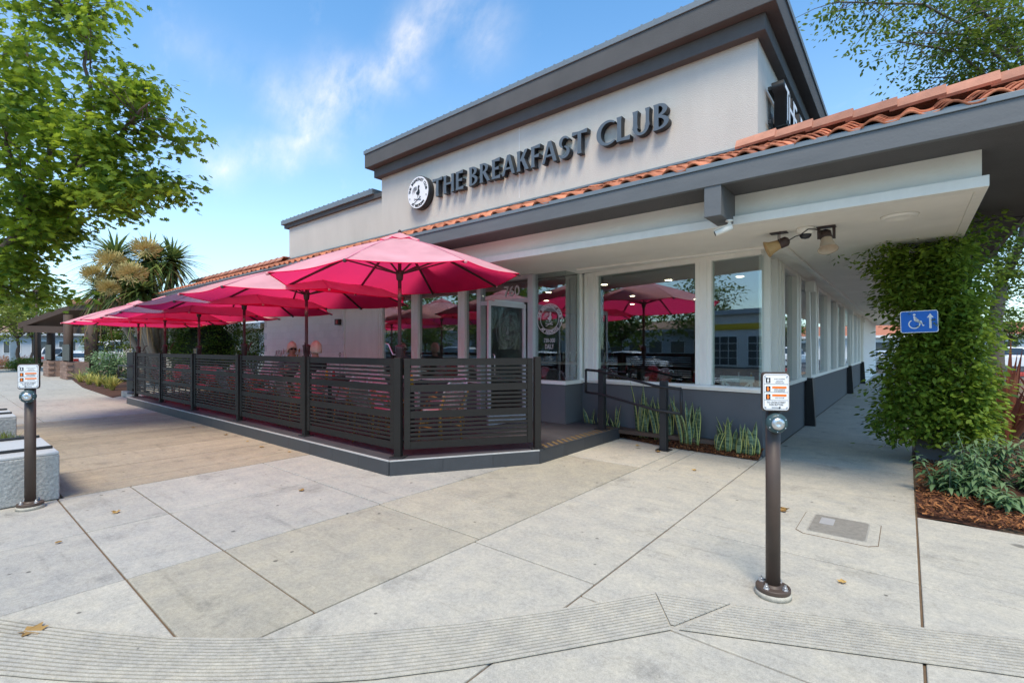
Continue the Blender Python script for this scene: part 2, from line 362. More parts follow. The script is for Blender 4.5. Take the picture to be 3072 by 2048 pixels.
# grooved warning band round the kerb ramp: ridges of concrete with dirty grooves between
def interp(pl, n):
    L = [0]
    for a, b in zip(pl, pl[1:]): L.append(L[-1] + math.dist(a, b))
    r = []
    for k in range(n + 1):
        s = L[-1] * k / n; i = max(j for j in range(len(L)) if L[j] <= s + 1e-9); i = min(i, len(pl) - 2)
        t = (s - L[i]) / (L[i+1] - L[i]); r.append((pl[i][0]*(1-t)+pl[i+1][0]*t, pl[i][1]*(1-t)+pl[i+1][1]*t))
    return r
M_groove = mat('groove_dirt', (.10, .09, .075), .95, .3, 14, .3, 80, world=True)
M_ridge = concrete('ridge_concrete', (.43, .41, .36), rnd=0, warm=.2, stain=.18)
def band(inner, outer, ng, nseg, lab):
    a = interp(inner, nseg); b = interp(outer, nseg)
    def P(i, t): return (a[i][0]*(1-t)+b[i][0]*t, a[i][1]*(1-t)+b[i][1]*t)
    bd = MB()
    for i in range(nseg):
        te = 1 - .22 / ng; q = [P(i, 0), P(i+1, 0), P(i+1, te), P(i, te)]
        if (q[1][0]-q[0][0])*(q[3][1]-q[0][1])-(q[1][1]-q[0][1])*(q[3][0]-q[0][0]) < 0: q = q[::-1]
        bd.add([(x, y, .0045) for x, y in q], [(0, 1, 2, 3)])
    o = bd.build('grooved_band', M_groove, walk, label=lab)
    rd = MB()
    for gI in range(ng):
        t0 = gI / ng + .02 / ng; t1 = (gI + .66) / ng
        vs = []; fs = []
        for i in range(nseg + 1):
            for t, z in ((t0 - .03/ng, .004), (t0, .0105), (t1, .0105), (t1 + .03/ng, .004)): vs.append((*P(i, t), z))
        for i in range(nseg):
            for k in range(3): fs.append((i*4+k, (i+1)*4+k, (i+1)*4+k+1, i*4+k+1))
        fs += [(0, 1, 2, 3), tuple(nseg*4 + k for k in (3, 2, 1, 0))]
        s0 = Vector(vs[4]) - Vector(vs[0]); s1 = Vector(vs[1]) - Vector(vs[0])
        if s0.cross(s1).z < 0: fs = [f[::-1] for f in fs]
        rd.add(vs, fs)
    rd.build('ridge', M_ridge, o, kind='stuff')
arc_in = [(-6.6, -.75), (-5.3, -.32), (-4.5, -.02), (-3.9, .255), (-3.67, .37), (-3.26, .60), (-2.9, .825), (-2.61, 1.056), (-2.28, 1.388), (-1.86, 1.87), (-1.53, 2.31), (-1.195, 2.825)]
arc_out = [(-6.4, -1.2), (-5.1, -.77), (-4.3, -.45), (-3.65, -.08), (-3.2, .21), (-2.94, .375), (-2.4, .78), (-1.9, 1.225), (-1.59, 1.60), (-.965, 2.505)]
band(arc_in, arc_out, 14, 40, 'curved grooved band across the left of the kerb ramp')
band([(-.76, 3.006), (.06, 3.376), (.47, 3.59), (1.6, 4.1), (3.2, 4.8)], [(-.94, 2.53), (.41, 3.165), (1.8, 3.75), (3.4, 4.4)], 13, 24, 'straight grooved band on the right of the kerb ramp')
band([(-1.19, 2.834), (-.80, 2.99)], [(-.985, 2.55), (-.972, 2.552)], 11, 6, 'triangular grooved patch between the two bands')

# patio platform
plat = thing('patio_platform', (-10, 5, 0), 'low raised patio platform with slate tiled kerb and dark floor', 'platform', kind='structure')
PZ = .175
pp = [(-16.42, 3.45), (-4.705, 3.45), (-3.70, 5.06), (-3.70, 7.3), (-4.65, 7.9), (-16.42, 7.9)]
MB().poly([(-16.40, 3.462), (-4.711, 3.462), (-3.712, 5.063), (-3.712, 7.28), (-4.65, 7.88), (-16.40, 7.88)], .001, PZ).build('platform_floor', M_deck, plat)
M_trim = mat('edge_trim', (.45, .45, .44), .45, .15, 12)
def kerb(a, b, n):
    a = Vector((*a, 0)); b = Vector((*b, 0)); d = (b - a) / n; u = d.normalized(); nm = Vector((u.y, -u.x, 0))
    L = d.length
    me = MB().box((0, 0, 0), (L - .003, .016, PZ - .006)).mesh('kerb_tile', M_slate)
    ang = math.atan2(u.y, u.x)
    for i in range(n):
        c = a + d * (i + .5) + nm * .006 + Vector((0, 0, (PZ - .006) / 2))
        inst(me, 'kerb_tile', Matrix.Translation(c) @ Matrix.Rotation(ang, 4, 'Z'), plat)
    MB().bar(a + Vector((0, 0, PZ + .000)) + nm*.002, b + Vector((0, 0, PZ)) + nm*.002, .028, .013).build('edge_trim', M_trim if n != 4 else M_slate, plat)
kerb(pp[0], pp[1], 19); kerb(pp[1], pp[2], 3); kerb(pp[2], pp[3], 4); kerb((-16.42, 7.9), pp[0], 7)
M_yel = mat('worn_yellow', (.17, .12, .05), .8, .5, 25, world=True)
ys = MB()
for i in range(17):
    y = 5.12 + i * .125
    ys.add([(-3.72, y, PZ+.004), (-3.72, y+.05, PZ+.004), (-3.90, y+.17, PZ+.004), (-3.90, y+.12, PZ+.004)], [(0, 1, 2, 3)])
ys.build('warning_stripe', M_yel, plat, kind='stuff')

# mulch beds
def chips(name, n, region, label, parent, z=.012, size=.03, cols=None):
    a = MB(); cl = []
    for i in range(n):
        x, y = region()
        L = size * random.uniform(.4, 1.6); wd = size * random.uniform(.15, .45)
        q = Euler((random.gauss(0, .35), random.gauss(0, .35), random.uniform(0, 6.28))).to_matrix()
        c = Vector((x, y, (z(x, y) if callable(z) else z) + random.uniform(0, .025)))
        a.add([c + q @ Vector(p) for p in ((-L/2,-wd/2,0),(L/2,-wd/2*.6,0),(L/2*.9,wd/2,0),(-L/2*.8,wd/2*.8,0))], [(0, 1, 2, 3)])
        cl.append(random.random() ** 2.2)
    o = a.build(name, M_chip, parent, kind='stuff')
    at_ = o.data.attributes.new('lv', 'FLOAT', 'FACE')
    at_.data.foreach_set('value', cl)
    return o
M_chip = leafmat('mulch_chip', (.085, .030, .014), (.40, .17, .06), trans=0, rough=.9)
bedR = MB().grid(lambda u, v: (.075 + u * 5.9, 5.61 + v * 12, -.01 + .05 * math.sin(u * 9) * math.sin(v * 14) + .02 * math.sin(u*40+v*31) + .05 * min(1, u*8) * min(1, v*14)), 40, 60).build('mulch', M_mulch, smooth=True)
tag(bedR, 'brown bark mulch bed beside the covered walkway', 'mulch', kind='structure')
chips('mulch_chips', 9000, lambda: (lambda u, v: (.08 + u, 5.62 + v))(1.9 * random.random(), 3.6 * random.random() ** 1.3), None, bedR, .035, .045)
def bedfront(u): return 7.50 - .10 * min(1, u / .23) - .28 * min(1, max(0, (u - .23) / .33)) - .09 * max(0, (u - .56) / .44)
bedF = MB().grid(lambda u, v: (-4.4 + u * 2.87, bedfront(u) + v * .5, .008 + .09 * min(1, v * 1.8) + .012 * math.sin(u * 43) * math.sin(v * 9)), 40, 12).build('mulch', M_mulch, smooth=True)
tag(bedF, 'narrow strip of reddish mulch under the snake plants', 'mulch', kind='structure')
def fr():
    u = random.random(); v = random.random(); return (-4.4 + u * 2.87, bedfront(u) - .012 + v * .42)
chips('mulch_chips', 9000, fr, None, bedF, lambda x, y: .012 + .09 * min(1, max(0, (y - bedfront((x + 4.4) / 2.87)) * 3.6)), .035)

# ================================================================== the restaurant
bld = thing('restaurant_building', (-9, 8, 0), 'grey stucco restaurant with raised sign wall, clay tile eave and large windows', 'restaurant')
FY = 7.10                                    # entrance front plane
def bx(name, a, b, m, bevel=0, parent=None, label=None):
    return MB().b2(a, b).build(name, m, parent or bld, bevel=bevel, label=label)
# --- sign wall (tower)
bx('sign_wall', (-9.85, 7.0, 3.9), (-1.53, 14.5, 5.9), M_stucco)
bx('side_wall', (-14.68, 7.06, 3.9), (-9.852, 14.5, 5.26), M_stucco)
bx('wall_joint', (-5.585, 6.997, 4.3), (-5.575, 7.02, 5.64), M_mortar)
# cornice: stepped grey mouldings, right round front and side
def cornice(name, x0, x1, y0, z0, z1, m, bev=.01):
    MB().b2((x0, y0, z0), (x1, 14.7, z1)).build(name, m, bld, bevel=bev)
cornice('cornice_lower', -9.97, -1.41, 6.86, 5.62, 5.84, M_stucco_dk)
cornice('cornice_upper', -10.12, -1.26, 6.70, 5.842, 6.17, M_stucco_dk)
M_cop = mat('coping_metal', (.20, .225, .24), .5, .06, 4, metal=.3)
cornice('coping', -10.14, -1.24, 6.68, 6.172, 6.26, M_cop, .004)
for i in range(46):
    x = -10.05 + i * .195
    if x < -1.3: MB().box((x, 6.72, 6.272), (.03, .05, .022)).build('coping_clip', M_cop, bld)
cornice('coping', -14.95, -10.145, 6.93, 5.30, 5.43, M_cop, .004)
bx('cornice_band', (-14.86, 6.99, 5.19), (-9.853, 14.5, 5.298), M_stucco_dk)
for i in range(20): MB().box((-14.85 + i * .24, 6.96, 5.44), (.03, .05, .022)).build('coping_clip', M_cop, bld)
bx('flashing', (-14.68, 6.955, 4.19), (-1.535, 6.998, 4.22), M_cop)

# --- tiled eave roof in front
EZ, EY = 3.40, 5.22                         # eave line
RZ, RY = 4.09, 6.94                         # top of the slope
X0, X1 = -23.0, 1.16
SL = math.hypot(RZ - EZ, RY - EY); PIT = math.atan2(RZ - EZ, RY - EY)
MB().add([(X0, EY - .02, EZ - .03), (X1, EY - .02, EZ - .03), (X1, RY, RZ - .03), (X0, RY, RZ - .03)], [(0, 1, 2, 3)]).build('roof_deck', M_dark, bld)
MB().add([(X0, RY, RZ - .03), (X1, RY, RZ - .03), (X1, RY + 2.0, RZ - .9), (X0, RY + 2.0, RZ - .9)], [(0, 1, 2, 3)]).build('roof_deck', M_dark, bld)
TW = .255; ROWS = 5; RLEN = SL / ROWS
def tile_mesh():
    m = MB(); n = 10; T = .018
    vs = []; fs = []
    for k in range(n + 1):
        u = k / n; x = (u - .5) * TW * 1.04
        # barrel and pan
        z = .046 * math.sin(math.pi * min(1, u / .58)) if u < .58 else -.012 * math.sin(math.pi * (u - .58) / .42)
        for y, dz in ((-.04, .028), (RLEN + .02, 0)):
            vs.append((x, y, z + dz)); vs.append((x, y, z + dz - T))
    for k in range(n):
        a = k * 4; b = a + 4
        fs += [(a, b, b+2, a+2), (a+1, a+3, b+3, b+1), (a, a+1, b+1, b), (a+2, b+2, b+3, a+3)]
    m.add(vs, fs); return m.mesh('roof_tile', M_tile, True)
TM = tile_mesh()
far = MB(); cnt = 0
ncol = int((X1 - X0) / TW)
base = Matrix.Translation((0, EY, EZ)) @ Matrix.Rotation(PIT, 4, 'X')
cols = sorted(range(ncol), key=lambda c: -c)
tv = [tuple(v.co) for v in TM.vertices]; tf = [tuple(p.vertices) for p in TM.polygons]
for ci in cols:
    x = X0 + TW * (ci + .5)
    for r in range(ROWS):
        M = base @ Matrix.Translation((x + random.uniform(-.012, .012), r * RLEN + random.uniform(-.012, .012), .012 + random.uniform(0, .008))) @ Matrix.Rotation(random.uniform(-.03, .03), 4, 'Z')
        if cnt < 296:
            inst(TM, 'roof_tile', M, bld)
        else:
            far.m = M; far.add(tv, tf)
        cnt += 1
far.m = Matrix.Identity(4); far.build('roof_tiles', M_tile, bld, True, kind='stuff')
# flat ridge caps where the roof stands free of the sign wall
def capmesh():
    m = MB(); L = .47
    pts = [(-.17, -.10), (-.09, .015), (.09, .015), (.17, -.10)]
    vs = []
    for x, s, dz in ((0, 1.0, 0), (L, 1.10, .03)):
        for y, z in pts: vs.append((x, y * s, z * s + dz))
        for y, z in pts: vs.append((x, y * s * .9, z * s + dz - .025))
    m.add(vs, [(0,1,5,4),(1,2,6,5),(2,3,7,6)][:0] + [(0,8,9,1),(1,9,10,2),(2,10,11,3),(8,12,13,9),(9,13,14,10),(10,14,15,11),(0,1,5,4),(1,2,6,5),(2,3,7,6),(4,5,13,12),(5,6,14,13),(6,7,15,14),(0,4,12,8),(3,11,15,7)])
    return m.mesh('ridge_cap', M_cap)
CM = capmesh()
x = -1.75
while x < X1: inst(CM, 'ridge_cap', Matrix.Translation((x, RY - .03, RZ + .15)), bld); x += .40
x = -22.6
while x < -14.9: inst(CM, 'ridge_cap', Matrix.Translation((x, RY - .03, RZ + .15)), bld); x += .40

# --- fascia, soffits, frieze and white beam
bx('fascia', (X0, 5.18, 3.19), (X1, 5.24, 3.375), M_fascia, .004)
bx('gutter_edge', (X0, 5.165, 3.377), (X1, 5.26, 3.425), M_cop, .003)
bx('fascia', (X1, 5.18, 3.19), (X1 + .05, 36, 3.40), M_fascia, label='grey fascia board along the side walkway')
bx('eave_soffit', (X0, 5.242, 3.20), (X1 - .002, 5.74, 3.23), M_stucco_dk)
bx('eave_soffit', (.5, 5.742, 3.20), (X1 - .002, 36, 3.23), M_stucco_dk)
MB().b2((X0, 5.74, 3.24), (X1, 14, 3.30)).build('roof_lining', M_dark, bld)
MB().b2((-1.5, 14.001, 3.24), (X1, 36, 3.30)).build('roof_lining', M_dark, bld)
bx('frieze', (X0, 5.72, 2.96), (.495, 5.80, 3.199), M_soffit)
bx('frieze', (.415, 5.801, 2.96), (.495, 36, 3.199), M_soffit)
bx('beam_board', (X0, 5.65, 2.862), (.535, 5.79, 2.958), M_white, .004)
bx('beam_board', (.455, 5.792, 2.862), (.535, 36, 2.958), M_white, .004)
bx('soffit', (X0, 5.791, 2.87), (.453, 7.6, 2.90), M_soffit)
bx('soffit', (-1.6, 7.601, 2.87), (.453, 36, 2.90), M_soffit)
bx('soffit_trim', (-4.4, 7.09, 2.835), (-1.235, 7.17, 2.869), M_white, .006)
bx('soffit_trim', (-1.31, 7.171, 2.835), (-1.235, 35, 2.869), M_white, .006)
for xb in (-1.565, -6.2, -10.9, -15.6): bx('outrigger', (xb - .085, 5.19, 2.875), (xb + .085, 5.719, 3.198), M_fascia, .006)

# --- recessed soffit light
lt = MB().lathe([(.0, -.012), (.10, -.012), (.125, -.03), (.15, -.02), (.16, 0), (.0, 0)], (-.06, 6.37, 2.868), 28)
lt.build('recessed_light', M_white, bld, True)

# --- lower walls
bx('wall', (-16.62, 7.16, 0), (-10.16, 7.3, 2.87), M_mortar)
br = MB().box((0, 0, 0), (.395, .02, .196)).mesh('brick', M_brickw)
for r in range(14):
    for c in range(13):
        x = -16.62 + .2 + c * .4 + (.2 if r % 2 else 0)
        if x + .2 > -11.62: continue
        inst(br, 'brick', Matrix.Translation((x, 7.155 + random.uniform(-.0012, .0012), .10 + r * .2)), bld)
bx('wall', (-11.66, 7.12, 0), (-10.16, 7.159, 2.868), M_white)
bx('downpipe', (-11.70, 7.09, 0), (-11.655, 7.15, 2.868), M_white)
for k in range(4):
    bx('pilaster', (-10.16 + k * .052, 7.07 + .012 * (k % 2), 0), (-10.112 + k * .052, 7.2, 2.868), M_white, .004)
def post(x0, x1, y0, y1, z0, z1, flutes=3, parent=None):
    w_ = (x1 - x0) / flutes
    for k in range(flutes):
        bx('window_post', (x0 + k * w_ + .002, y0 + .010 * (k % 2), z0), (x0 + (k + 1) * w_ - .002, y1, z1), M_white, .003)
# entrance front glazing
SZ = .90
for x0, x1 in ((-8.80, -8.57), (-7.27, -7.07)): post(x0, x1, 7.05, 7.18, .17, 2.868)
bx('base_wall', (-9.94, 7.12, .17), (-6.72, 7.25, .80), M_base)
bx('sill', (-9.94, 7.03, .80), (-6.72, 7.22, .86), M_white, .006)
bx('head_trim', (-9.94, 7.06, 2.76), (-6.72, 7.2, 2.866), M_white)
for x0, x1 in ((-9.93, -8.80), (-8.57, -7.27), (-7.07, -6.72)): bx('window_pane', (x0, 7.12, .862), (x1, 7.128, 2.758), M_glass)
# doorway
M_doorfr = mat('door_frame', (.55, .55, .57), .4, .05, 6, metal=.3)
for x0, x1 in ((-6.715, -6.61), (-5.42, -5.30)): bx('door_post', (x0, 7.04, PZ), (x1, 7.2, 2.868), M_doorfr, .004)
bx('transom_bar', (-6.61, 7.05, 2.36), (-5.42, 7.17, 2.44), M_doorfr)
bx('transom_bar', (-6.61, 7.05, 2.80), (-5.42, 7.17, 2.866), M_doorfr)
bx('window_pane', (-6.608, 7.11, 2.442), (-5.422, 7.118, 2.798), M_glass)
# open door leaf, hinged on the right post
door = thing('glass_door', (-5.46, 7.02, PZ), 'aluminium framed glass entrance door standing open towards the patio', 'door')
dx = Vector((-5.50, 6.10, 0)) - Vector((-5.46, 7.02, 0)); dn = dx.normalized(); DW = .98; DA = math.atan2(dn.y, dn.x)
def dbox(name, u0, u1, z0, z1, t, m):
    o = MB().b2((u0, -t/2, z0), (u1, t/2, z1)).build(name, m, None, bevel=.003)
    o.location = (-5.46, 7.02, PZ); o.rotation_euler = (0, 0, DA); adopt(o, door); return o
dbox('stile', 0, .06, .01, 2.14, .045, M_doorfr); dbox('stile', DW - .06, DW, .01, 2.14, .045, M_doorfr)
dbox('top_rail', .06, DW - .06, 2.06, 2.14, .045, M_doorfr); dbox('bottom_rail', .06, DW - .06, .01, .22, .045, M_doorfr)
dbox('door_glass', .06, DW - .06, .22, 2.06, .008, M_glass_door)
h = MB().tube([(DW-.10, .03, .85), (DW-.10, .07, .88), (DW-.10, .07, 1.2), (DW-.10, .03, 1.23)], .012).build('pull_handle', M_chrome, None, True); h.location = (-5.46, 7.02, PZ); h.rotation_euler = (0, 0, DA); adopt(h, door)
MB().bar((-5.46, 6.98, 2.33), (-5.50, 6.2, 2.33), .03, .025).build('door_closer', M_alu, door)
# glass bay and jog
JX = -4.63
bx('base_wall', (-5.30, 7.10, PZ), (JX, 7.24, .86), M_base); bx('base_wall', (JX - .14, 7.241, PZ), (JX, 7.72, .86), M_base)
bx('sill', (-5.30, 7.06, .862), (JX + .03, 7.24, .925), M_white, .006); bx('sill', (JX - .12, 7.241, .862), (JX + .03, 7.72, .925), M_white, .006)
bx('window_pane', (-5.30, 7.13, .926), (JX - .015, 7.138, 2.868), M_glass); bx('window_pane', (JX - .023, 7.139, .926), (JX - .015, 7.60, 2.868), M_glass)
bx('window_post', (-4.70, 7.60, .926), (-4.60, 7.74, 2.868), M_white)
# angled window wall on the right, from A to B
A = Vector((-4.50, 7.64, 0)); B = Vector((-1.535, 7.31, 0)); AB = (B - A); WL = AB.length; AU = AB.normalized(); AN = Vector((AU.y, -AU.x, 0)); AA = math.atan2(AU.y, AU.x)
def ab(name, u0, u1, d0, d1, z0, z1, m, bevel=0):
    o = MB().b2((u0, d0, z0), (u1, d1, z1)).build(name, m, None, bevel=bevel); o.location = A; o.rotation_euler = (0, 0, AA); adopt(o, bld); return o
ab('base_wall', -.12, WL, 0, .15, 0, .88, M_base)
ab('sill', -.10, WL + .03, -.045, .14, .882, .955, M_white, .006)
ab('sill_nosing', -.10, WL + .05, -.07, .0, .915, .94, M_white, .004)
def lampost(u0, u1):
    n = max(2, int((u1 - u0) / .055)); w_ = (u1 - u0) / n
    for k in range(n): ab('window_post', u0 + k*w_ + .001, u0 + (k+1)*w_ - .001, -.02 + .012 * (k % 2), .12, .956, 2.834, M_white, .003)
lampost(-.06, .21); lampost(2.03, 2.27)
ab('head_trim', -.06, WL - .02, -.015, .12, 2.80, 2.868, M_white)
ab('window_pane', .21, 2.03, .05, .058, .956, 2.80, M_glass)
ab('window_pane', 2.27, WL - .03, .05, .058, .956, 2.80, M_glass)
# walkway side wall
WX = -1.53
def sb(name, y0, y1, z0, z1, m, d0=0, d1=.15, bevel=0): return bx(name, (WX - d1, y0, z0), (WX - d0, y1, z1), m, bevel)
sb('base_wall', 7.42, 25.6, 0, .88, M_base, .012)
sb('sill', 7.40, 25.6, .882, .95, M_white, -.03, .14, .005)
sb('window_pane', 7.41, 8.16, .952, 2.868, M_glass, .07, .078)
for y0, y1 in ((7.70, 7.78), (8.20, 8.80), (9.9, 10.45), (12.2, 12.75), (14.2, 14.8), (16.2, 16.7), (18.2, 18.7), (21.2, 21.9), (23.2, 23.7), (25.0, 25.6)):
    n = max(1, int((y1 - y0) / .12)); w_ = (y1 - y0) / n
    for k in range(n): sb('window_post', y0 + k*w_ + .001, y0 + (k+1)*w_ - .001, .951, 2.868, M_white, -.01 + .015 * (k % 2), .12, .003)
for y0, y1 in ((8.8, 9.9), (10.45, 12.2), (12.75, 14.2), (14.8, 16.2), (16.7, 18.2), (18.7, 21.2), (21.9, 23.2), (23.7, 25.0)):
    sb('window_pane', y0, y1, .952, 2.80, M_glass, .07, .078)
sb('head_trim', 8.8, 25.6, 2.80, 2.868, M_white, .0, .12)
for y in (10.85, 19.4, 25.3):
    MB().add([(WX+.01, y, .93), (WX+.10, y, .93), (WX+.10, y+.12, .93), (WX+.01, y+.12, .93), (WX-.0+.01, y, 2.6), (WX+.07, y, 2.6), (WX+.07, y+.12, 2.6), (WX+.01, y+.12, 2.6)], [(0,3,2,1),(4,5,6,7),(0,1,5,4),(1,2,6,5),(2,3,7,6),(3,0,4,7)]).build('brace_post', M_white, bld)
    MB().add([(WX+.0, y-.01, 0), (WX+.17, y-.01, 0), (WX+.17, y+.13, 0), (WX+.0, y+.13, 0), (WX+.0, y-.01, .928), (WX+.12, y-.01, .928), (WX+.12, y+.13, .928), (WX+.0, y+.13, .928)], [(0,3,2,1),(4,5,6,7),(0,1,5,4),(1,2,6,5),(2,3,7,6),(3,0,4,7)]).build('brace_foot', M_black, bld)
    bx('brace_bracket', (WX, y - .04, 2.6), (WX + .16, y + .16, 2.80), M_white, .01)
bx('wall', (-1.7, 25.601, 0), (-1.44, 36, 2.869), M_brickw, label='white wall at the far end of the walkway')

# --- interior
M_ceil = mat('ceiling_panel', (.36, .35, .34), .8, .06, 2, rnd=.05)
M_floor_in = mat('wood_floor', (.10, .065, .045), .5, .2, 3)
M_inwall = mat('interior_wall', (.16, .15, .14), .8, .1, 2)
room = thing('dining_room', (-8, 10, PZ), 'dim dining room seen through the restaurant windows', 'room', kind='structure')
bx('floor', (-10.1, 7.26, .10), (-1.7, 22, .16), M_floor_in, parent=room)
bx('back_wall', (-10.1, 18, .16), (-1.7, 18.1, 2.86), M_inwall, parent=room)
bx('end_wall', (-10.2, 7.3, .16), (-10.1, 18, 2.86), M_inwall, parent=room)
pm = MB().box((0, 0, 0), (1.19, 1.19, .02)).mesh('ceiling_panel', M_ceil)
for i in range(7):
    for j in range(9):
        inst(pm, 'ceiling_panel', Matrix.Translation((-9.4 + i * 1.2, 8.35 + j * 1.2, 2.855)), room)
bx('ceiling', (-10.1, 7.75, 2.868), (-1.7, 18, 2.869), M_dark, parent=room)
M_lamp = emit('warm_lamp', (1, .82, .58), 14)
for i, (x, y) in enumerate([(-3.6, 9.2), (-2.4, 9.6), (-4.9, 9.0), (-3.4, 11.2), (-2.2, 11.8), (-5.4, 11.4), (-4.4, 13.2), (-2.8, 13.6), (-6.6, 9.4), (-7.8, 11), (-6.4, 13.5)]):
    d = thing('ceiling_downlight', (x, y, 2.84), ['lit round downlight in the dining room ceiling nearest the corner window', 'lit round downlight deeper in the dining room ceiling'][0 if i == 1 else 1], 'light', group='lit downlights in the dining room ceiling')
    MB().lathe([(.0, -.006), (.065, -.006)], (x, y, 2.838), 16).build('lens', M_lamp, d); MB().lathe([(.065, -.008), (.095, -.004), (.095, 0)], (x, y, 2.844), 16).build('ring', M_white, d)
M_wood = mat('table_wood', (.13, .075, .045), .45, .2, 5, streak=(1, 8, 8))
M_blackwood = mat('black_wood', (.02, .018, .017), .5)
def in_table(x, y, k):
    t = thing('dining_table', (x, y, .16), ['dark wood dining table behind the left big window pane', 'dark wood dining table with white chair by the corner window', 'dark wood table deep in the dining room'][min(k, 2)], 'table', group='tables in the dining room')
    MB().b2((x-.55, y-.38, .86), (x+.55, y+.38, .90)).build('table_top', M_wood, t, bevel=.006)
    for sx in (-.45, .45):
        for sy in (-.3, .3): MB().b2((x+sx-.03, y+sy-.03, .16), (x+sx+.03, y+sy+.03, .858)).build('leg', M_blackwood, t)
    return t
def in_chair(x, y, rz, m, lab):
    t = thing('dining_chair', (x, y, .16), lab, 'chair', rz=0, group='chairs in the dining room')
    Mx = Matrix.Translation((x, y, .16)) @ Matrix.Rotation(rz, 4, 'Z')
    def P(name, mb, bev=.004):
        mb.v = [Mx @ v for v in mb.v]; return mb.build(name, m, t, bevel=bev)
    P('seat', MB().b2((-.22, -.22, .43), (.22, .22, .47)))
    for sx in (-.2, .2):
        P('leg', MB().bar((sx, -.19, 0), (sx, -.19, .43), .035, .035)); P('leg', MB().bar((sx, .20, 0), (sx, .25, .88), .035, .035))
    P('top_rail', MB().bar((-.24, .25, .88), (.24, .25, .88), .035, .09))
    P('cross_bar', MB().bar((-.19, .205, .47), (.19, .25, .84), .02, .03)); P('cross_bar', MB().bar((.19, .215, .47), (-.19, .26, .84), .02, .03))
for k, (x, y) in enumerate([(-3.2, 8.6), (-2.1, 8.75), (-2.4, 10.8), (-3.9, 10.6), (-5.4, 9.6), (-3.2, 12.6), (-5.6, 12.4)]): in_table(x, y, k)
in_chair(-1.98, 8.0, 3.14, M_white, 'white cross back dining chair just inside the corner window')
in_chair(-3.0, 8.02, 3.0, M_blackwood, 'black dining chair behind the left big window pane')
in_chair(-3.9, 9.9, 3.3, M_blackwood, 'black dining chair in the middle of the dining room')
in_chair(-2.5, 10.1, 2.9, M_wood, 'brown dining chair behind the corner window table')
M_red = mat('ketchup_red', (.45, .02, .015), .4); M_green = mat('bottle_green', (.03, .12, .05), .3); M_mustard = mat('mustard', (.75, .42, .03), .4)
def bottle(x, y, z, m, lab, h=.2, r=.03, mcap=None):
    t = thing('sauce_bottle', (x, y, z), lab, 'bottle', group='condiments on the tables')
    MB().lathe([(0, 0), (r, .003), (r, h*.55), (r*.45, h*.72), (r*.4, h*.86)], (x, y, z), 10).build('bottle_body', m, t, True)
    MB().lathe([(r*.45, h*.86), (r*.45, h), (0, h)], (x, y, z), 10).build('cap', mcap or M_white, t)
for i, (x, y, m, c) in enumerate([(-3.42, 8.5, M_red, 'red'), (-3.34, 8.55, M_red, 'red'), (-3.24, 8.5, M_green, 'green'), (-2.9, 8.6, M_red, 'red'), (-2.0, 8.7, M_mustard, 'yellow'), (-2.2, 8.72, M_white, 'white')]):
    bottle(x, y, .90, m, f'{c} sauce bottle standing on a dining table behind the {["left big window pane", "corner window pane"][i > 3]}')
cup = thing('white_cup', (-3.75, 8.5, .90), 'white cup on the dining table behind the left big window pane', 'cup')
MB().lathe([(0, 0), (.035, 0), (.055, .08), (.052, .08), (.0, .02)], (-3.75, 8.5, .90), 14).build('bowl', M_white, cup, True)
bar = thing('bar_counter', (-6, 10.2, .16), 'bar counter with pale top seen through the open entrance', 'counter')
bx('counter_front', (-8.0, 10.2, .16), (-5.2, 10.7, 1.10), M_dark, parent=bar); bx('counter_top', (-8.05, 10.1, 1.102), (-5.15, 10.8, 1.15), M_white, .006, parent=bar)
for i in range(12):
    x = -7.7 + i * .2; bottle(x, 10.5, 1.15, random.choice([M_alu, M_green, M_wood, M_alu]), f'bottle on the bar counter seen through the entrance', .26, .04)

# ================================================================== signs and fixtures
def text_mesh(txt, size, depth=0, offset=0, align='CENTER', bevel=0):
    c = bpy.data.curves.new('txt', 'FONT'); c.body = txt; c.size = size; c.extrude = depth; c.offset = offset; c.align_x = align; c.resolution_u = 3; c.bevel_depth = bevel
    o = bpy.data.objects.new('txt', c); COL.objects.link(o)
    dg = bpy.context.evaluated_depsgraph_get(); dg.update()
    me = bpy.data.meshes.new_from_object(o.evaluated_get(dg)); bpy.data.objects.remove(o); bpy.data.curves.remove(c)
    me.materials.clear()
    return me
def bounds(me):
    xs = [v.co.x for v in me.vertices]; ys = [v.co.y for v in me.vertices]
    return min(xs), max(xs), min(ys), max(ys)
FRONT = Matrix.Rotation(R(90), 4, 'X')          # text facing -Y
SIDE = Matrix.Rotation(R(90), 4, 'Z') @ Matrix.Rotation(R(90), 4, 'X')   # text facing +X
def put_text(txt, name, parent, m, centre, width=None, height=None, depth=0, offset=0, rot=FRONT, side=None):
    me = text_mesh(txt, 1, 0, 0)
    x0, x1, y0, y1 = bounds(me)
    bpy.data.meshes.remove(me)
    me = text_mesh(txt, 1, depth / (height / (y1 - y0)) if depth and height else 0, offset)
    x0, x1, y0, y1 = bounds(me)
    sy = height / (y1 - y0) if height else width / (x1 - x0)
    sx = width / (x1 - x0) if width else sy
    T = Matrix.Diagonal((sx, sy, sy, 1)) @ Matrix.Translation((-(x0 + x1) / 2, -(y0 + y1) / 2, 0))
    me.transform(Matrix.Translation(centre) @ rot @ T)
    me.materials.append(m)
    if side is not None:
        me.materials.append(side)
        fn = (rot.to_3x3() @ Vector((0, 0, 1)))
        for p in me.polygons:
            if p.normal.dot(fn) < .7: p.material_index = 1
    o = bpy.data.objects.new(name, me); COL.objects.link(o); adopt(o, parent); return o
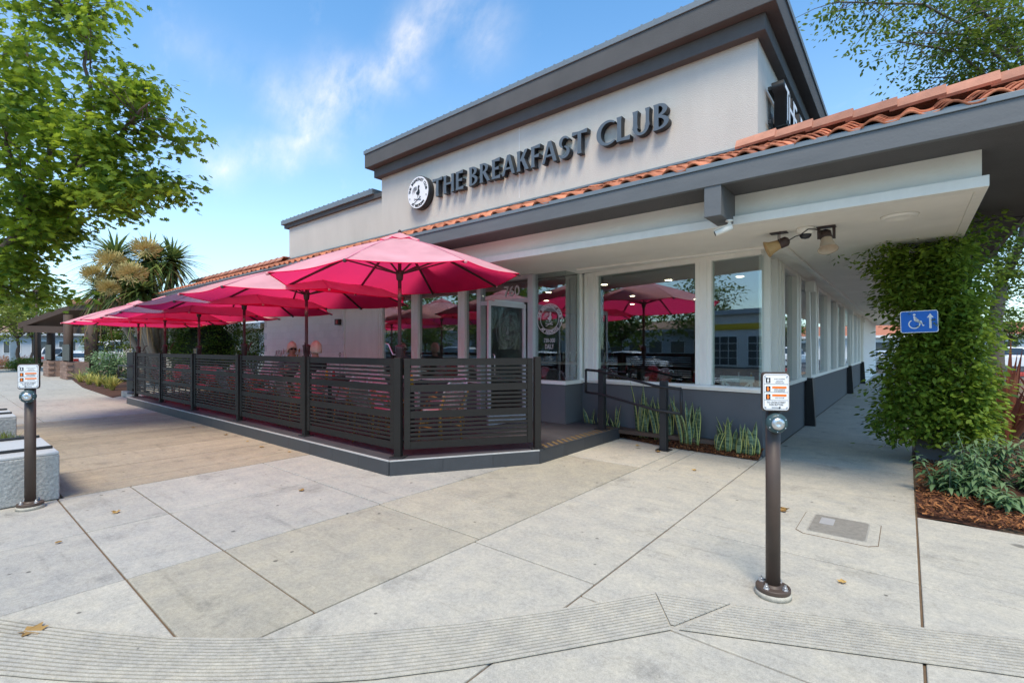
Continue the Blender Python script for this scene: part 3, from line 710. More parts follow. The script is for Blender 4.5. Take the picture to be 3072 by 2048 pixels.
# big channel letters, flared roman capitals drawn as outlines
def stroke_letter(ch):
    # strokes as polygons in a unit box, cap height 1; returns (list of polygons, advance width)
    t, f = .165, .045           # stem width, flare
    def stem(x, y0=0, y1=1, w_=t): return [(x-f*.6, y0), (x+w_+f*.6, y0), (x+w_, y0+.16), (x+w_, y1-.16), (x+w_+f*.6, y1), (x-f*.6, y1), (x, y1-.16), (x, y0+.16)]
    def arm(x0, x1, y, h_=.115, fl=.035): return [(x0, y), (x1, y-fl), (x1+.02, y+h_+fl), (x0, y+h_)]
    def dia(x0, y0, x1, y1, w_=t): return [(x0, y0), (x0+w_, y0), (x1+w_, y1), (x1, y1)]
    def arc(cx_, cy_, rx, ry, a0, a1, t0, t1, n=14):
        o_, i_ = [], []
        for k in range(n+1):
            a = R(a0 + (a1-a0)*k/n); u = k/n; tt = t0 + (t1-t0)*math.sin(math.pi*u)
            o_.append((cx_+rx*math.cos(a), cy_+ry*math.sin(a))); i_.append((cx_+(rx-tt)*math.cos(a), cy_+(ry-tt*.8)*math.sin(a)))
        return o_ + i_[::-1]
    A_ = {'T': ([stem(.27), arm(.435, .70, .885), arm(.27, .0, .885)], .72),
          'H': ([stem(.04), stem(.56), arm(.205, .56, .46, .11, 0)], .78),
          'E': ([stem(.04), arm(.205, .50, .885), arm(.205, .44, .46, .10), arm(.205, .53, 0.0)], .58),
          'F': ([stem(.04), arm(.205, .50, .885), arm(.205, .44, .45, .10)], .55),
          'L': ([stem(.04), arm(.205, .55, 0.0)], .58),
          'B': ([stem(.04), arc(.20, .755, .33, .245, -90, 90, .10, .17), arc(.20, .27, .38, .27, -90, 90, .10, .17)], .64),
          'R': ([stem(.04), arc(.20, .735, .35, .265, -90, 90, .10, .17), dia(.50, 0, .20, .52, .19)], .70),
          'K': ([stem(.04), dia(.17, .47, .46, 1, .17), dia(.50, 0, .24, .60, .19)], .72),
          'A': ([dia(.0, 0, .30, 1, .13), dia(.58, 0, .30, 1, .17), arm(.16, .62, .27, .10, 0)], .78),
          'C': ([arc(.50, .5, .48, .515, 48, 312, .07, .19, 26)], .80),
          'U': ([stem(.04, .30, 1), stem(.53, .30, 1, .13), arc(.35, .33, .31, .34, 180, 360, .165, .135, 16)], .74),
          'S': ([arc(.27, .735, .25, .275, 20, 255, .06, .16, 16), arc(.26, .27, .28, .285, -165, 85, .06, .17, 16)], .58)}
    return A_[ch]
sign = thing('channel_letter_sign', (-5.3, 7.0, 4.72), 'dark grey raised letters THE BREAKFAST CLUB on the front sign wall', 'sign')
def letters(word, x0, x1, z, h_, y, parent, big_first=0):
    adv = [stroke_letter(c)[1] for c in word]; tot = sum(adv) + .06 * (len(word) - 1); sc = (x1 - x0) / tot
    x = x0
    for i, c in enumerate(word):
        mb = MB()
        for k, pl in enumerate(stroke_letter(c)[0]):
            area = sum(pl[j][0]*pl[(j+1)%len(pl)][1]-pl[(j+1)%len(pl)][0]*pl[j][1] for j in range(len(pl)))
            if area < 0: pl = pl[::-1]
            n = len(pl); yf = y - .13 - .0015 * k
            vs = [(x + p[0]*sc, yf, z + p[1]*h_) for p in pl] + [(x + p[0]*sc, y - .012, z + p[1]*h_) for p in pl]
            mb.add(vs, [tuple(range(n)), tuple(range(n, 2*n))[::-1]] + [(i2, n + i2, n + (i2+1) % n, (i2+1) % n) for i2 in range(n)])
        o = mb.build('letter', M_letter, parent, label='letter ' + c)
        o.data.materials.append(M_letter_s)
        for p in o.data.polygons:
            if abs(p.normal.y) < .7: p.material_index = 1
        x += (adv[i] + .06) * sc
letters('THE', -7.86, -6.90, 4.735, .37, 7.0, sign)
letters('BREAKFAST', -6.77, -4.05, 4.735, .37, 7.0, sign)
letters('CLUB', -3.89, -2.66, 4.735, .385, 7.0, sign)
# round logo sign
M_signwhite = mat('sign_white', (.82, .82, .84), .4, .03, 4)
M_ink = mat('sign_ink', (.012, .012, .013), .5)
def rooster(parent, m, C, s, rot, y0):
    # a strutting cock over a crossed fork and knife, flat cut-out shapes
    def flat(name, polys, dz=0):
        mb = MB()
        for pl in polys:
            mb.add([Vector(C) + rot @ Vector((p[0]*s, p[1]*s, y0 + dz)) for p in pl], [tuple(range(len(pl)))])
        return mb.build(name, m, parent)
    body = [(-.16,-.02),(-.10,-.10),(.0,-.16),(.10,-.14),(.17,-.04),(.16,.08),(.11,.17),(.12,.26),(.17,.32),(.12,.34),(.10,.40),(.06,.36),(.03,.40),(.02,.34),(.0,.30),(.02,.20),(-.02,.10),(-.08,.04),(-.13,.05)]
    flat('rooster_body', [body])
    tails = []
    for k in range(4):
        r0 = .16 + k * .055; a = []
        for i in range(11):
            t = R(40 + 165 * i / 10); a.append((-.14 + r0 * math.cos(t) * .85 - .02*k, .02 + r0 * math.sin(t)))
        b = [(-.14 + (r0 - .03 * math.sin(math.pi * i / 10)) * math.cos(R(40 + 165*i/10)) * .85 - .02*k, .02 + (r0 - .034 * math.sin(math.pi * i / 10)) * math.sin(R(40 + 165*i/10))) for i in range(11)]
        for i in range(10): tails.append([a[i], a[i+1], b[i+1], b[i]])
    flat('rooster_tail', tails, .0004)
    flat('rooster_leg', [[(-.02,-.14),(.02,-.14),(.0,-.30),(-.03,-.30)], [(.08,-.13),(.11,-.12),(.14,-.22),(.12,-.29),(.09,-.29),(.11,-.22)]], .0008)
    flat('knife', [[(-.30,-.52),(-.27,-.55),(.26,-.28),(.25,-.24)]], .0012)
    flat('fork', [[(-.20,-.33),(-.18,-.37),(.25,-.46),(.27,-.40)], [(-.32,-.29),(-.19,-.32),(-.19,-.34),(-.32,-.32)], [(-.32,-.38),(-.19,-.35),(-.19,-.37),(-.32,-.41)]], .0016)
def ring_text(txt, parent, m, C, rad, a0, a1, h_, rot, y0, inward=False):
    n = len(txt)
    for i, c in enumerate(txt):
        if c == ' ': continue
        a = R(a0 + (a1 - a0) * i / (n - 1))
        p = Vector((rad * math.cos(a), rad * math.sin(a), y0))
        rz = a - math.pi / 2 if not inward else a + math.pi / 2
        M = Matrix.Translation(Vector(C)) @ rot @ Matrix.Translation(p) @ Matrix.Rotation(rz, 4, 'Z')
        me = text_mesh(c, h_ * 1.35, 0, .004); me.transform(M @ Matrix.Translation((0, -h_ * .5, 0))); me.materials.append(m)
        o = bpy.data.objects.new('glyph', me); COL.objects.link(o); adopt(o, parent)
logo = thing('round_logo_sign', (-8.30, 7.0, 4.55), 'round white logo sign with black rooster left of the big letters', 'sign')
MB().lathe([(0, 0), (.36, 0), (.36, .14), (.345, .15)], (-8.30, 6.99, 4.925), 48, axis=(0, -1, 0)).build('sign_drum', M_letter_s, logo, True).data
MB().lathe([(0, .0), (.345, .0), (.345, -.006)], (-8.30, 6.838, 4.925), 48, axis=(0, -1, 0)).build('sign_face', M_signwhite, logo)
CL = (-8.30, 6.836, 4.925)
rooster(logo, M_ink, CL, .40, FRONT, .002)
ring_text('THE BREAKFAST CLUB', logo, M_ink, CL, .285, 172, 8, .062, FRONT, .002)
ring_text('AT MIDTOWN', logo, M_ink, CL, .285, 232, 308, .060, FRONT, .002, True)
ring_text('*', logo, M_ink, CL, .285, 200, 200, .05, FRONT, .002) if False else None
for sx in (-1, 1): put_text('x', 'star', logo, M_ink, Vector(CL) + Vector((sx * .275, -.002, -.10)), height=.04)
# second sign on the side of the sign wall
sgn2 = thing('side_letter_sign', (-1.53, 8.2, 4.6), 'black box letters THE with white faces on the side wall', 'sign')
for i, c in enumerate('THE BREAKFAST'):
    if c == ' ': continue
    y = 7.62 + i * .30
    if y > 10.6: break
    mb = put_text(c, 'letter', sgn2, M_letter_s, (WX + .16, y, 4.90), height=.52, depth=.08, offset=.02, rot=SIDE)
    put_text(c, 'letter_face', mb, M_signwhite, (WX + .247, y, 4.90), height=.44, rot=SIDE)
for z in (4.66, 5.12): MB().bar((WX + .05, 7.45, z), (WX + .05, 10.6, z), .04, .05).build('raceway', M_letter_s, sgn2)

# window decals on the bay pane
M_decal = mat('frosted_decal', (.60, .58, .58), .7, .03, 4)
dec = thing('window_decal', (-4.97, 7.12, 1.5), 'frosted round rooster logo and opening hours on the glass bay', 'decal')
CD = (-4.985, 7.128, 2.03)
def ringmesh(r0, r1, C, rot):
    mb = MB(); n = 48
    mb.add([Vector(C) + rot @ Vector((r * math.cos(2*math.pi*k/n), r * math.sin(2*math.pi*k/n), .001)) for r in (r0, r1) for k in range(n)], [(k, n + k, n + (k+1) % n, (k+1) % n) for k in range(n)]); return mb
ringmesh(.268, .28, CD, FRONT).build('ring', M_decal, dec); ringmesh(.195, .205, CD, FRONT).build('ring', M_decal, dec)
rooster(dec, M_decal, (CD[0], CD[1], CD[2] + .02), .28, FRONT, .001)
ring_text('THE BREAKFAST CLUB', dec, M_decal, CD, .236, 170, 10, .05, FRONT, .001)
ring_text('AT MIDTOWN', dec, M_decal, CD, .236, 228, 312, .05, FRONT, .001, True)
put_text('730-300', 'glyph', dec, M_decal, (-4.985, 7.126, 1.645), width=.24, height=.075, offset=.01); put_text('DAILY', 'glyph', dec, M_decal, (-4.985, 7.126, 1.535), width=.19, height=.085, offset=.01)
num = thing('door_number', (-5.8, 7.10, 2.5), 'white street number above the entrance door', 'number')
put_text('760', 'glyph', num, M_decal, (-5.85, 7.104, 2.60), height=.20, offset=.015)
dec2 = thing('door_decal', (-5.49, 6.5, 1.6), 'frosted round logo on the open glass door', 'decal')
rotd = Matrix.Rotation(DA + math.pi, 4, 'Z') @ Matrix.Rotation(R(90), 4, 'X')
nrm_d = rotd.to_3x3() @ Vector((0, 0, 1)); cd2 = Vector((-5.46, 7.02, 0)) + dn * .5 + nrm_d * .007 + Vector((0, 0, 1.78))
M_decal2 = mat('faint_decal', (.16, .16, .16), .7)
ringmesh(.268, .28, cd2, rotd).build('ring', M_decal2, dec2); ringmesh(.195, .205, cd2, rotd).build('ring', M_decal2, dec2); rooster(dec2, M_decal2, cd2, .28, rotd, .001)

# bullet camera, dome camera, two horn loudspeakers
cm = thing('bullet_camera', (-1.47, 5.45, 2.875), 'small white bullet camera under the grey outrigger block', 'camera')
MB().lathe([(0, 0), (.04, 0), (.04, -.012), (.015, -.02), (.015, -.07), (0, -.07)], (-1.47, 5.45, 2.872), 14).build('mount', M_white, cm, True)
ax = Vector((-.85, -.35, -.35)).normalized(); c0 = Vector((-1.47, 5.45, 2.79))
MB().tube([c0 - ax*.03, c0 + ax*.15], .032, 14).build('camera_body', M_white, cm, True)
MB().bar(c0 - ax*.02 + Vector((0, 0, .036)), c0 + ax*.17 + Vector((0, 0, .036)), .06, .006).build('sun_hood', M_white, cm)
MB().tube([c0 + ax*.15, c0 + ax*.153], .026, 14).build('lens', M_ink, cm)
dm = thing('dome_camera', (-.89, 6.33, 2.86), 'white dome camera on the soffit between the two horns', 'camera')
MB().lathe([(0, 0), (.085, 0), (.088, -.02), (.08, -.06), (.062, -.075)], (-.89, 6.33, 2.868), 22).build('housing', M_white, dm, True)
MB().lathe([(.062, -.07), (.058, -.095), (.04, -.118), (0, -.128)], (-.89, 6.33, 2.868), 20).build('dome', mat('smoked_dome', (.03, .03, .035), .1, 0), dm, True)
M_horn = mat('horn_tan', (.50, .33, .15), .55, .12, 8); M_hornb = mat('horn_brown', (.07, .045, .04), .5, .15, 8)
def horn(x, y, d, lab, tan):
    h_ = thing('horn_loudspeaker', (x, y, 2.70), lab, 'loudspeaker', group='horn loudspeakers under the soffit')
    d = Vector(d).normalized(); c = Vector((x, y, 2.73))
    MB().lathe([(.052, -.02), (.058, .02), (.075, .09), (.098, .135), (.102, .14), (.09, .132), (.05, .03), (0, .02)], c, 22, axis=d).build('horn_bell', tan, h_, True)
    MB().lathe([(0, -.115), (.03, -.112), (.045, -.10), (.058, -.085), (.060, -.02), (.055, 0)], c, 20, axis=d).build('driver', M_hornb, h_, True)
    s_ = d.cross(Vector((0, 0, 1))).normalized()
    for q in (-1, 1): MB().bar(c + s_ * q * .075, Vector((x, y, 2.866)) + s_ * q * .075, .03, .006, up=d).build('bracket_arm', M_hornb, h_)
    MB().box((x, y, 2.8625), (.18, .12, .006)).build('mount_plate', M_hornb, h_)
horn(-1.17, 6.40, (-.8, -.25, -.35), 'tan horn loudspeaker pointing left beside the dome camera', M_horn)
horn(-.70, 6.42, (.15, -.35, -.9), 'tan horn loudspeaker pointing down right of the dome camera', mat('horn_cream', (.50, .40, .29), .55, .1, 8))
cb = thing('loudspeaker_cable', (-.9, 6.4, 2.84), 'black cable looping between the horns and dome camera', 'cable')
MB().tube([(-1.08, 6.41, 2.76), (-1.0, 6.40, 2.80), (-.93, 6.26, 2.78), (-.85, 6.24, 2.83), (-.79, 6.3, 2.83), (-.77, 6.42, 2.84), (-.73, 6.36, 2.82), (-.76, 6.32, 2.80), (-.70, 6.38, 2.83)], .006, 6).build('cable', M_ink, cb, True)
alarm = thing('fire_alarm_box', (-11.9, 7.12, 2.2), 'small dark red alarm box on the white brick wall', 'alarm')
MB().b2((-12.08, 7.05, 2.14), (-11.88, 7.14, 2.30)).build('box', mat('alarm_dark', (.05, .03, .03), .5), alarm, bevel=.008); MB().b2((-11.99, 7.035, 2.17), (-11.91, 7.049, 2.27)).build('lens', mat('alarm_red', (.5, .03, .02), .3), alarm)

# ================================================================== fence
fence = thing('patio_fence', (-10, 3.64, PZ), 'black slatted metal fence along the front edge of the patio', 'fence')
FP = [(-16.40, 3.645), (-14.16, 3.645), (-11.90, 3.645), (-9.50, 3.645), (-7.05, 3.645), (-4.79, 3.645), (-3.78, 5.12)]
ZB, ZT = .265, 1.375
pat = []                                     # (z0, z1, wide)
seq = ['W'] + ['t'] * 4 + ['W'] + ['t'] * 4 + ['W'] + ['t'] * 5 + ['W']
hw, ht, gp = .098, .0335, .024
tot = sum(hw if q == 'W' else ht for q in seq) + gp * (len(seq) - 1); k_ = (ZT - ZB) / tot
z = ZT
for q in seq:
    h_ = (hw if q == 'W' else ht) * k_; pat.append((z - h_, z, q)); z -= h_ + gp * k_
def panel(a, b, i, parent, slim=.006):
    a = Vector((*a, 0)); b = Vector((*b, 0)); u = (b - a).normalized(); L = (b - a).length; ang = math.atan2(u.y, u.x)
    a2 = a + u * .065; L2 = L - .13
    M0 = Matrix.Translation(a2) @ Matrix.Rotation(ang, 4, 'Z')
    for x0 in (0, L2 - .075):
        o = MB().b2((x0, -.02, ZB), (x0 + .075, .02, ZT)).build('stile', M_fence, None, bevel=.003); o.matrix_basis = M0; adopt(o, parent)
    sm = {}
    for z0, z1, q in pat:
        key = (round(z1 - z0, 4))
        if key not in sm: sm[key] = MB().b2((.076, -.012, -(z1-z0)/2), (L2 - .076, .012, (z1-z0)/2)).mesh('slat', M_fence)
        inst(sm[key], 'slat', M0 @ Matrix.Translation((0, random.uniform(-.001, .001), (z0+z1)/2)), parent)
pm_ = MB().b2((-.042, -.042, 0), (.042, .042, 1.215)).mesh('post', M_fence)
fm_ = MB().b2((-.09, -.075, 0), (.09, .075, .012)).mesh('base_plate', M_black)
for i, p in enumerate(FP):
    ang = R(29) if i == 5 else (R(56) if i == 6 else 0)
    o = inst(pm_, 'post', Matrix.Translation((*p, PZ)) @ Matrix.Rotation(ang, 4, 'Z'), fence, .004)
    inst(fm_, 'base_plate', Matrix.Translation((*p, PZ + .001)) @ Matrix.Rotation(ang, 4, 'Z'), fence)
    if i: panel(FP[i-1], p, i, fence)
# end screen and its handrail at the far left
scr = thing('end_screen', (-18.3, 4.0, .1), 'short black slatted screen beyond the far end of the patio fence', 'fence')
MB().b2((-19.0, 3.98, .18), (-18.35, 4.04, 1.38)).build('solid_panel', M_fence, scr); panel((-18.42, 4.0), (-17.0, 4.0), 9, scr)
cur = thing('concrete_curb', (-17.8, 4.0, 0), 'pale concrete kerb block under the short slatted screen', 'kerb')
MB().b2((-19.05, 3.85, 0), (-16.75, 4.12, .175)).build('block', M_con_l, cur, bevel=.02)
def rail(name, pts_top, pts_bot, posts, label, r=.021, pw=.10, foot=True):
    t = thing(name, posts[0][0], label, 'handrail')
    MB().tube(pts_top, r, 8).build('top_rail', M_black, t, True); MB().tube(pts_bot, r, 8).build('bottom_rail', M_black, t, True)
    MB().tube([pts_top[0], pts_bot[0]], r * .98, 8).build('end_bar', M_black, t, True); MB().tube([pts_top[-1], pts_bot[-1]], r * .98, 8).build('end_bar', M_black, t, True)
    for p, hgt in posts:
        MB().b2((p[0]-pw/2, p[1]-pw/2, p[2]), (p[0]+pw/2, p[1]+pw/2, p[2]+hgt)).build('post', M_black, t, bevel=.004)
        if foot: MB().b2((p[0]-pw*.95, p[1]-pw*.95, p[2]+.001), (p[0]+pw*.95, p[1]+pw*.95, p[2]+.013)).build('base_plate', M_black, t)
P1 = Vector((-3.86, 7.02, PZ)); P2 = Vector((-2.77, 6.90, 0)); uu = (P2 - P1); uu.z = 0; uu.normalize(); nn = Vector((uu.y, -uu.x, 0)) * .065
def rp(base, du, z): return Vector((base.x, base.y, 0)) + uu * du + nn + Vector((0, 0, z))
zt1, zt2 = 1.13, .945
rail('ramp_handrail', [rp(P1, -.28, zt1 + .015), rp(P1, .0, zt1), rp(P2, -.10, zt2), rp(P2, .30, zt2 - .02)], [rp(P1, -.28, zt1 - .36), rp(P1, .0, zt1 - .37), rp(P2, -.10, zt2 - .355), rp(P2, .30, zt2 - .375)], [(P1, .99), (P2, 1.02)], 'black tube handrail with two posts beside the patio step')
rail('ramp_handrail', [(-19.6, 3.9, .95), (-17.2, 3.78, .98)], [(-19.6, 3.9, .55), (-17.2, 3.78, .58)], [((-17.2, 3.86, 0), .98)], 'thin black handrail in front of the short slatted screen', .022, .05)

# ================================================================== umbrellas
def canopymat():
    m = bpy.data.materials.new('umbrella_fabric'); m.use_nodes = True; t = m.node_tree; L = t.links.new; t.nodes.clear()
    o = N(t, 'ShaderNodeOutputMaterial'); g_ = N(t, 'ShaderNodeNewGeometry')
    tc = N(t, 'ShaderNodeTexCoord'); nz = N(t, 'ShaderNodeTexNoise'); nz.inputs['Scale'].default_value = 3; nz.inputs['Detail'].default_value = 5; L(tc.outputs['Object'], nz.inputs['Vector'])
    # sunlight glare painted into a paler upper face, lower face deep pink
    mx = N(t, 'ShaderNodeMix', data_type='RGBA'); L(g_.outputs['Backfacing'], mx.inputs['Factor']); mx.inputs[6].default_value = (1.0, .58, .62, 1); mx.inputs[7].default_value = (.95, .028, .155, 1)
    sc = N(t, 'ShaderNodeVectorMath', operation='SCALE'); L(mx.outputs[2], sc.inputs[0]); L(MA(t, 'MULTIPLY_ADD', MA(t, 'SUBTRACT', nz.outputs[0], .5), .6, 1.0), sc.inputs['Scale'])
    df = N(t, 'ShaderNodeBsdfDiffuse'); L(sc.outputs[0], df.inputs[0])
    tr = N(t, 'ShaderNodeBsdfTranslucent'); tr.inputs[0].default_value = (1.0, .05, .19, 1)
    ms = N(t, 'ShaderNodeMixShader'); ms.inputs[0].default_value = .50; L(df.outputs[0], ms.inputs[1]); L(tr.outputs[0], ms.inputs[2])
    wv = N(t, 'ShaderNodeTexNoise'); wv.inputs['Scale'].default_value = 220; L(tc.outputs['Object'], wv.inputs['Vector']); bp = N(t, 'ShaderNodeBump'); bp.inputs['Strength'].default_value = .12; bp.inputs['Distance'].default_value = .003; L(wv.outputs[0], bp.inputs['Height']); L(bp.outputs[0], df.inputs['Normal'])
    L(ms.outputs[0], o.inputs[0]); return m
M_canopy = canopymat(); M_seam = mat('canopy_seam', (.62, .22, .28), .8, .1, 10)
def umbrella(x, y, zr, r, ph, label, crank=0, tilt=(0, 0), rise=.62):
    t = thing('patio_umbrella', (x, y, PZ), label, 'umbrella', group='pink umbrellas along the patio')
    tips = [Vector((x + r * math.cos(ph + k * math.pi / 4), y + r * math.sin(ph + k * math.pi / 4), zr + tilt[0] * math.cos(ph + k * math.pi / 4) * r + tilt[1] * math.sin(ph + k * math.pi / 4) * r + random.uniform(-.015, .015))) for k in range(8)]
    apex = Vector((x, y, zr + rise))
    def ribpt(k, s):
        p = apex.lerp(tips[k % 8], s); p.z += .035 * r / 1.7 * math.sin(math.pi * s); return p
    def sheet(s0, s1, lift, scal, name, droop=0):
        mb = MB(); NS, NU = 8, 8
        for k in range(8):
            for_v = []
            for j in range(NS + 1):
                s = s0 + (s1 - s0) * j / NS
                a = ribpt(k, s); b = ribpt(k + 1, s)
                for i in range(NU + 1):
                    u = i / NU; p = a.lerp(b, u)
                    sag = math.sin(math.pi * u)
                    inw = (apex - p); inw.z = 0
                    p = p + inw * (.025 * scal * sag * s ** 3) + Vector((0, 0, (-.028 * sag * s * scal + .012 * math.sin(3 * math.pi * u) * s * (1 - s) * scal + .007 * math.sin(17 * u + 9 * s + k * 2.3) * s * sag + .005 * math.sin(29 * u - 15 * s + k) * s * s)))
                    p.z += lift - droop * (s - s0) / (s1 - s0) * (.6 + .4 * sag)
                    for_v.append(p)
            n = NU + 1
            mb.add(for_v, [(j*n+i, (j+1)*n+i, (j+1)*n+i+1, j*n+i+1) for j in range(NS) for i in range(NU)])
        o = mb.build(name, M_canopy, t, True)
        w_ = o.modifiers.new('w', 'WELD'); w_.merge_threshold = .002
        return o
    hm = MB()
    for k in range(8):
        a = ribpt(k, 1.0); b = ribpt(k + 1, 1.0); pts = []
        for i in range(9):
            u = i / 8; p = a.lerp(b, u); inw = apex - p; inw.z = 0; sag = math.sin(math.pi * u); pts.append(p + inw * (.025 * sag) + Vector((0, 0, -.028 * sag)))
        hm.tube(pts, .007, 5)
    hm.build('hem', M_canopy, t, True)
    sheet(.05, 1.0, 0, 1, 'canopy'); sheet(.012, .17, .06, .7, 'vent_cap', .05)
    MB().lathe([(0, .045), (.02, .03), (.03, 0), (.012, -.01)], apex + Vector((0, 0, .06)), 10).build('finial', M_bronze, t, True)
    for k in range(8):
        rib = MB(); pts = [ribpt(k, s) - Vector((0, 0, .02)) for s in (.04, .25, .5, .75, 1.0)]
        for a, b in zip(pts, pts[1:]): rib.bar(a, b, .022, .028)
        rb = rib.build('rib', M_bronze, t)
        sm_ = MB(); q_ = [ribpt(k, s) + Vector((0, 0, .003)) for s in (.06, .3, .6, .99)]
        for a, b in zip(q_, q_[1:]): sm_.bar(a, b, .030, .004)
        sm_.build('seam', M_seam, rb)
        st = MB().bar(Vector((x, y, zr + .10)) + (tips[k] - Vector((x, y, tips[k].z))).normalized() * .05, ribpt(k, .47) - Vector((0, 0, .035)), .018, .022).build('strut', M_bronze, rb)
        MB().ball(tips[k] - Vector((0, 0, .012)), .022, 8, 5).build('tip_cap', M_canopy if k % 2 else M_bronze, rb, True)
    MB().tube([(x, y, PZ), (x, y, zr + rise)], .027, 14).build('pole', M_bronze, t, True)
    MB().lathe([(.027, -.10), (.045, -.085), (.055, 0), (.06, .03), (.045, .055), (.027, .06)], (x, y, zr + .09), 14).build('hub', M_bronze, t, True)
    MB().tube([(x, y, zr - .28), (x, y, zr - .12)], .0285, 14).build('bright_collar', mat('collar_%d' % len(bpy.data.materials), (.30, .17, .16), .3, .05, 8, metal=.6), t, True)
    cz = 1.42 + random.uniform(-.03, .03)
    MB().lathe([(.03, -.16), (.045, -.14), (.062, .10), (.07, .14), (.03, .16)], (x, y, cz), 12).build('crank_housing', M_bronze, t, True)
    ca = crank; c0 = Vector((x + .06 * math.cos(ca), y + .06 * math.sin(ca), cz + .02)); c1 = c0 + Vector((.05 * math.cos(ca), .05 * math.sin(ca), 0)); c2 = c1 + Vector((.07 * math.cos(ca), .07 * math.sin(ca), .15))
    MB().tube([c0, c1, c2, c2 + Vector((.04 * math.cos(ca), .04 * math.sin(ca), .01))], .011, 8).build('crank_handle', M_alu if crank > 2 else M_bronze, t, True)
    MB().lathe([(0, 0), (.27, 0), (.27, .035), (.06, .07), (.05, .22), (.027, .22)], (x, y, PZ + .001), 24).build('base', M_black, t, True)
    return t
def pole_at(px, Y): d = ray(px, 800); k = Y / d.y; return d.x * k
umb = [(918, 4.40, 2.50, 1.77, R(33), 'nearest and highest pink umbrella at the corner of the patio', 3.6),
       (704, 4.35, 2.38, 1.90, R(27), 'second pink umbrella from the patio corner', -.6),
       (561, 4.30, 2.33, 1.85, R(33), 'third pink umbrella from the patio corner', 2.0),
       (457, 4.25, 2.28, 1.80, R(22), 'fourth pink umbrella from the patio corner', 0),
       (379, 4.15, 2.25, 1.75, R(30), 'fifth pink umbrella, next to last at the far end', 1),
       (318, 3.95, 2.22, 1.70, R(26), 'farthest pink umbrella at the left end of the patio', 1)]
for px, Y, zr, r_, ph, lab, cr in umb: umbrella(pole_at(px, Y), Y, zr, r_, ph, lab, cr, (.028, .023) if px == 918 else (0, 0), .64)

# ================================================================== bistro chairs, tables, people
def weave(name, c1, c2, sc=46):
    m = bpy.data.materials.new(name); m.use_nodes = True; t = m.node_tree; L = t.links.new; b = t.nodes['Principled BSDF']
    tc = N(t, 'ShaderNodeTexCoord'); mp = N(t, 'ShaderNodeMapping'); mp.inputs['Rotation'].default_value = (0, R(45), 0); L(tc.outputs['Object'], mp.inputs['Vector'])
    mp2 = N(t, 'ShaderNodeMapping'); mp2.inputs['Rotation'].default_value = (0, 0, R(45)); L(mp.outputs[0], mp2.inputs['Vector'])
    ck = N(t, 'ShaderNodeTexChecker'); ck.inputs['Scale'].default_value = sc; ck.inputs['Color1'].default_value = (*c1, 1); ck.inputs['Color2'].default_value = (*c2, 1); L(mp.outputs[0], ck.inputs['Vector'])
    L(ck.outputs[0], b.inputs['Base Color']); b.inputs['Roughness'].default_value = .6; return m
M_weave = weave('woven_pink', (.78, .22, .26), (.85, .74, .70)); M_weave2 = weave('woven_white', (.85, .85, .84), (.36, .36, .37))
M_bamboo = mat('bamboo_frame', (.50, .27, .07), .45, .15, 20); M_plastw = mat('white_binding', (.75, .73, .72), .5)
def make_chair(mw):
    t = thing('bistro_chair', (0, 0, 0), '', 'chair')
    ft = []
    b = MB().grid(lambda u, v: ((u - .5) * (.42 + .04 * v) , .19 + .10 * v + .05 * math.cos((u - .5) * 3), .46 + .40 * v * (1 - .55 * (2 * u - 1) ** 4)), 10, 8).build('backrest', mw, t, True, solid=.012)
    MB().tube([((u/12 - .5) * .46, .29 + .05 * math.cos((u/12 - .5) * 3), .46 + .405 * (1 - .55 * (2 * u/12 - 1) ** 4)) for u in range(13)], .016, 7).build('back_hoop', M_plastw, t, True)
    MB().poly([(.24 * math.cos(a), .22 * math.sin(a)) for a in [2 * math.pi * k / 18 for k in range(18)]], .435, .46).build('seat', mw, t)
    MB().tube([(.245 * math.cos(a), .225 * math.sin(a), .447) for a in [2 * math.pi * k / 18 for k in range(19)]], .014, 7).build('seat_rim', M_plastw, t, True)
    for sx in (-1, 1):
        MB().tube([(sx * .17, -.18, .44), (sx * .21, -.21, 0)], .015, 8).build('leg', M_bamboo, t, True)
        MB().tube([(sx * .23, .33, .66), (sx * .20, .22, .44), (sx * .20, .25, 0)], .015, 8).build('leg', M_bamboo, t, True)
        MB().tube([(sx * .20, -.20, .2), (sx * .20, .24, .2)], .009, 6).build('stretcher', M_bamboo, t, True)
        MB().tube([(sx * .21, .24, .62), (sx * .23, .05, .66), (sx * .19, -.16, .45)], .012, 7).build('side_brace', M_bamboo, t, True)
    MB().tube([(-.2, -.2, .24), (.2, -.2, .24)], .009, 6).build('stretcher', M_bamboo, t, True)
    return t
proto = {0: make_chair(M_weave), 1: make_chair(M_weave2)}; usedc = {0: False, 1: False}
def chair(x, y, rz, kind, label):
    o = proto[kind] if not usedc[kind] else copy_tree(proto[kind]); usedc[kind] = True
    o.location = (x, y, PZ); o.rotation_euler = (0, 0, rz); tag(o, label, 'chair', 'woven bistro chairs on the patio'); return o
M_tabtop = mat('table_top_dark', (.05, .04, .035), .35, .1, 6); 
def table(x, y, label):
    t = thing('patio_table', (x, y, PZ), label, 'table', group='square tables on the patio')
    MB().b2((x-.36, y-.36, .90), (x+.36, y+.36, .935)).build('table_top', M_tabtop, t, bevel=.008)
    MB().tube([(x, y, PZ+.03), (x, y, .90)], .035, 12).build('pedestal', M_black, t, True)
    MB().bar((x-.28, y-.28, PZ+.02), (x+.28, y+.28, PZ+.02), .06, .035).build('foot', M_black, t); MB().bar((x-.28, y+.28, PZ+.02), (x+.28, y-.28, PZ+.02), .06, .032).build('foot', M_black, t)
ordn = ['first', 'second', 'third', 'fourth', 'fifth']
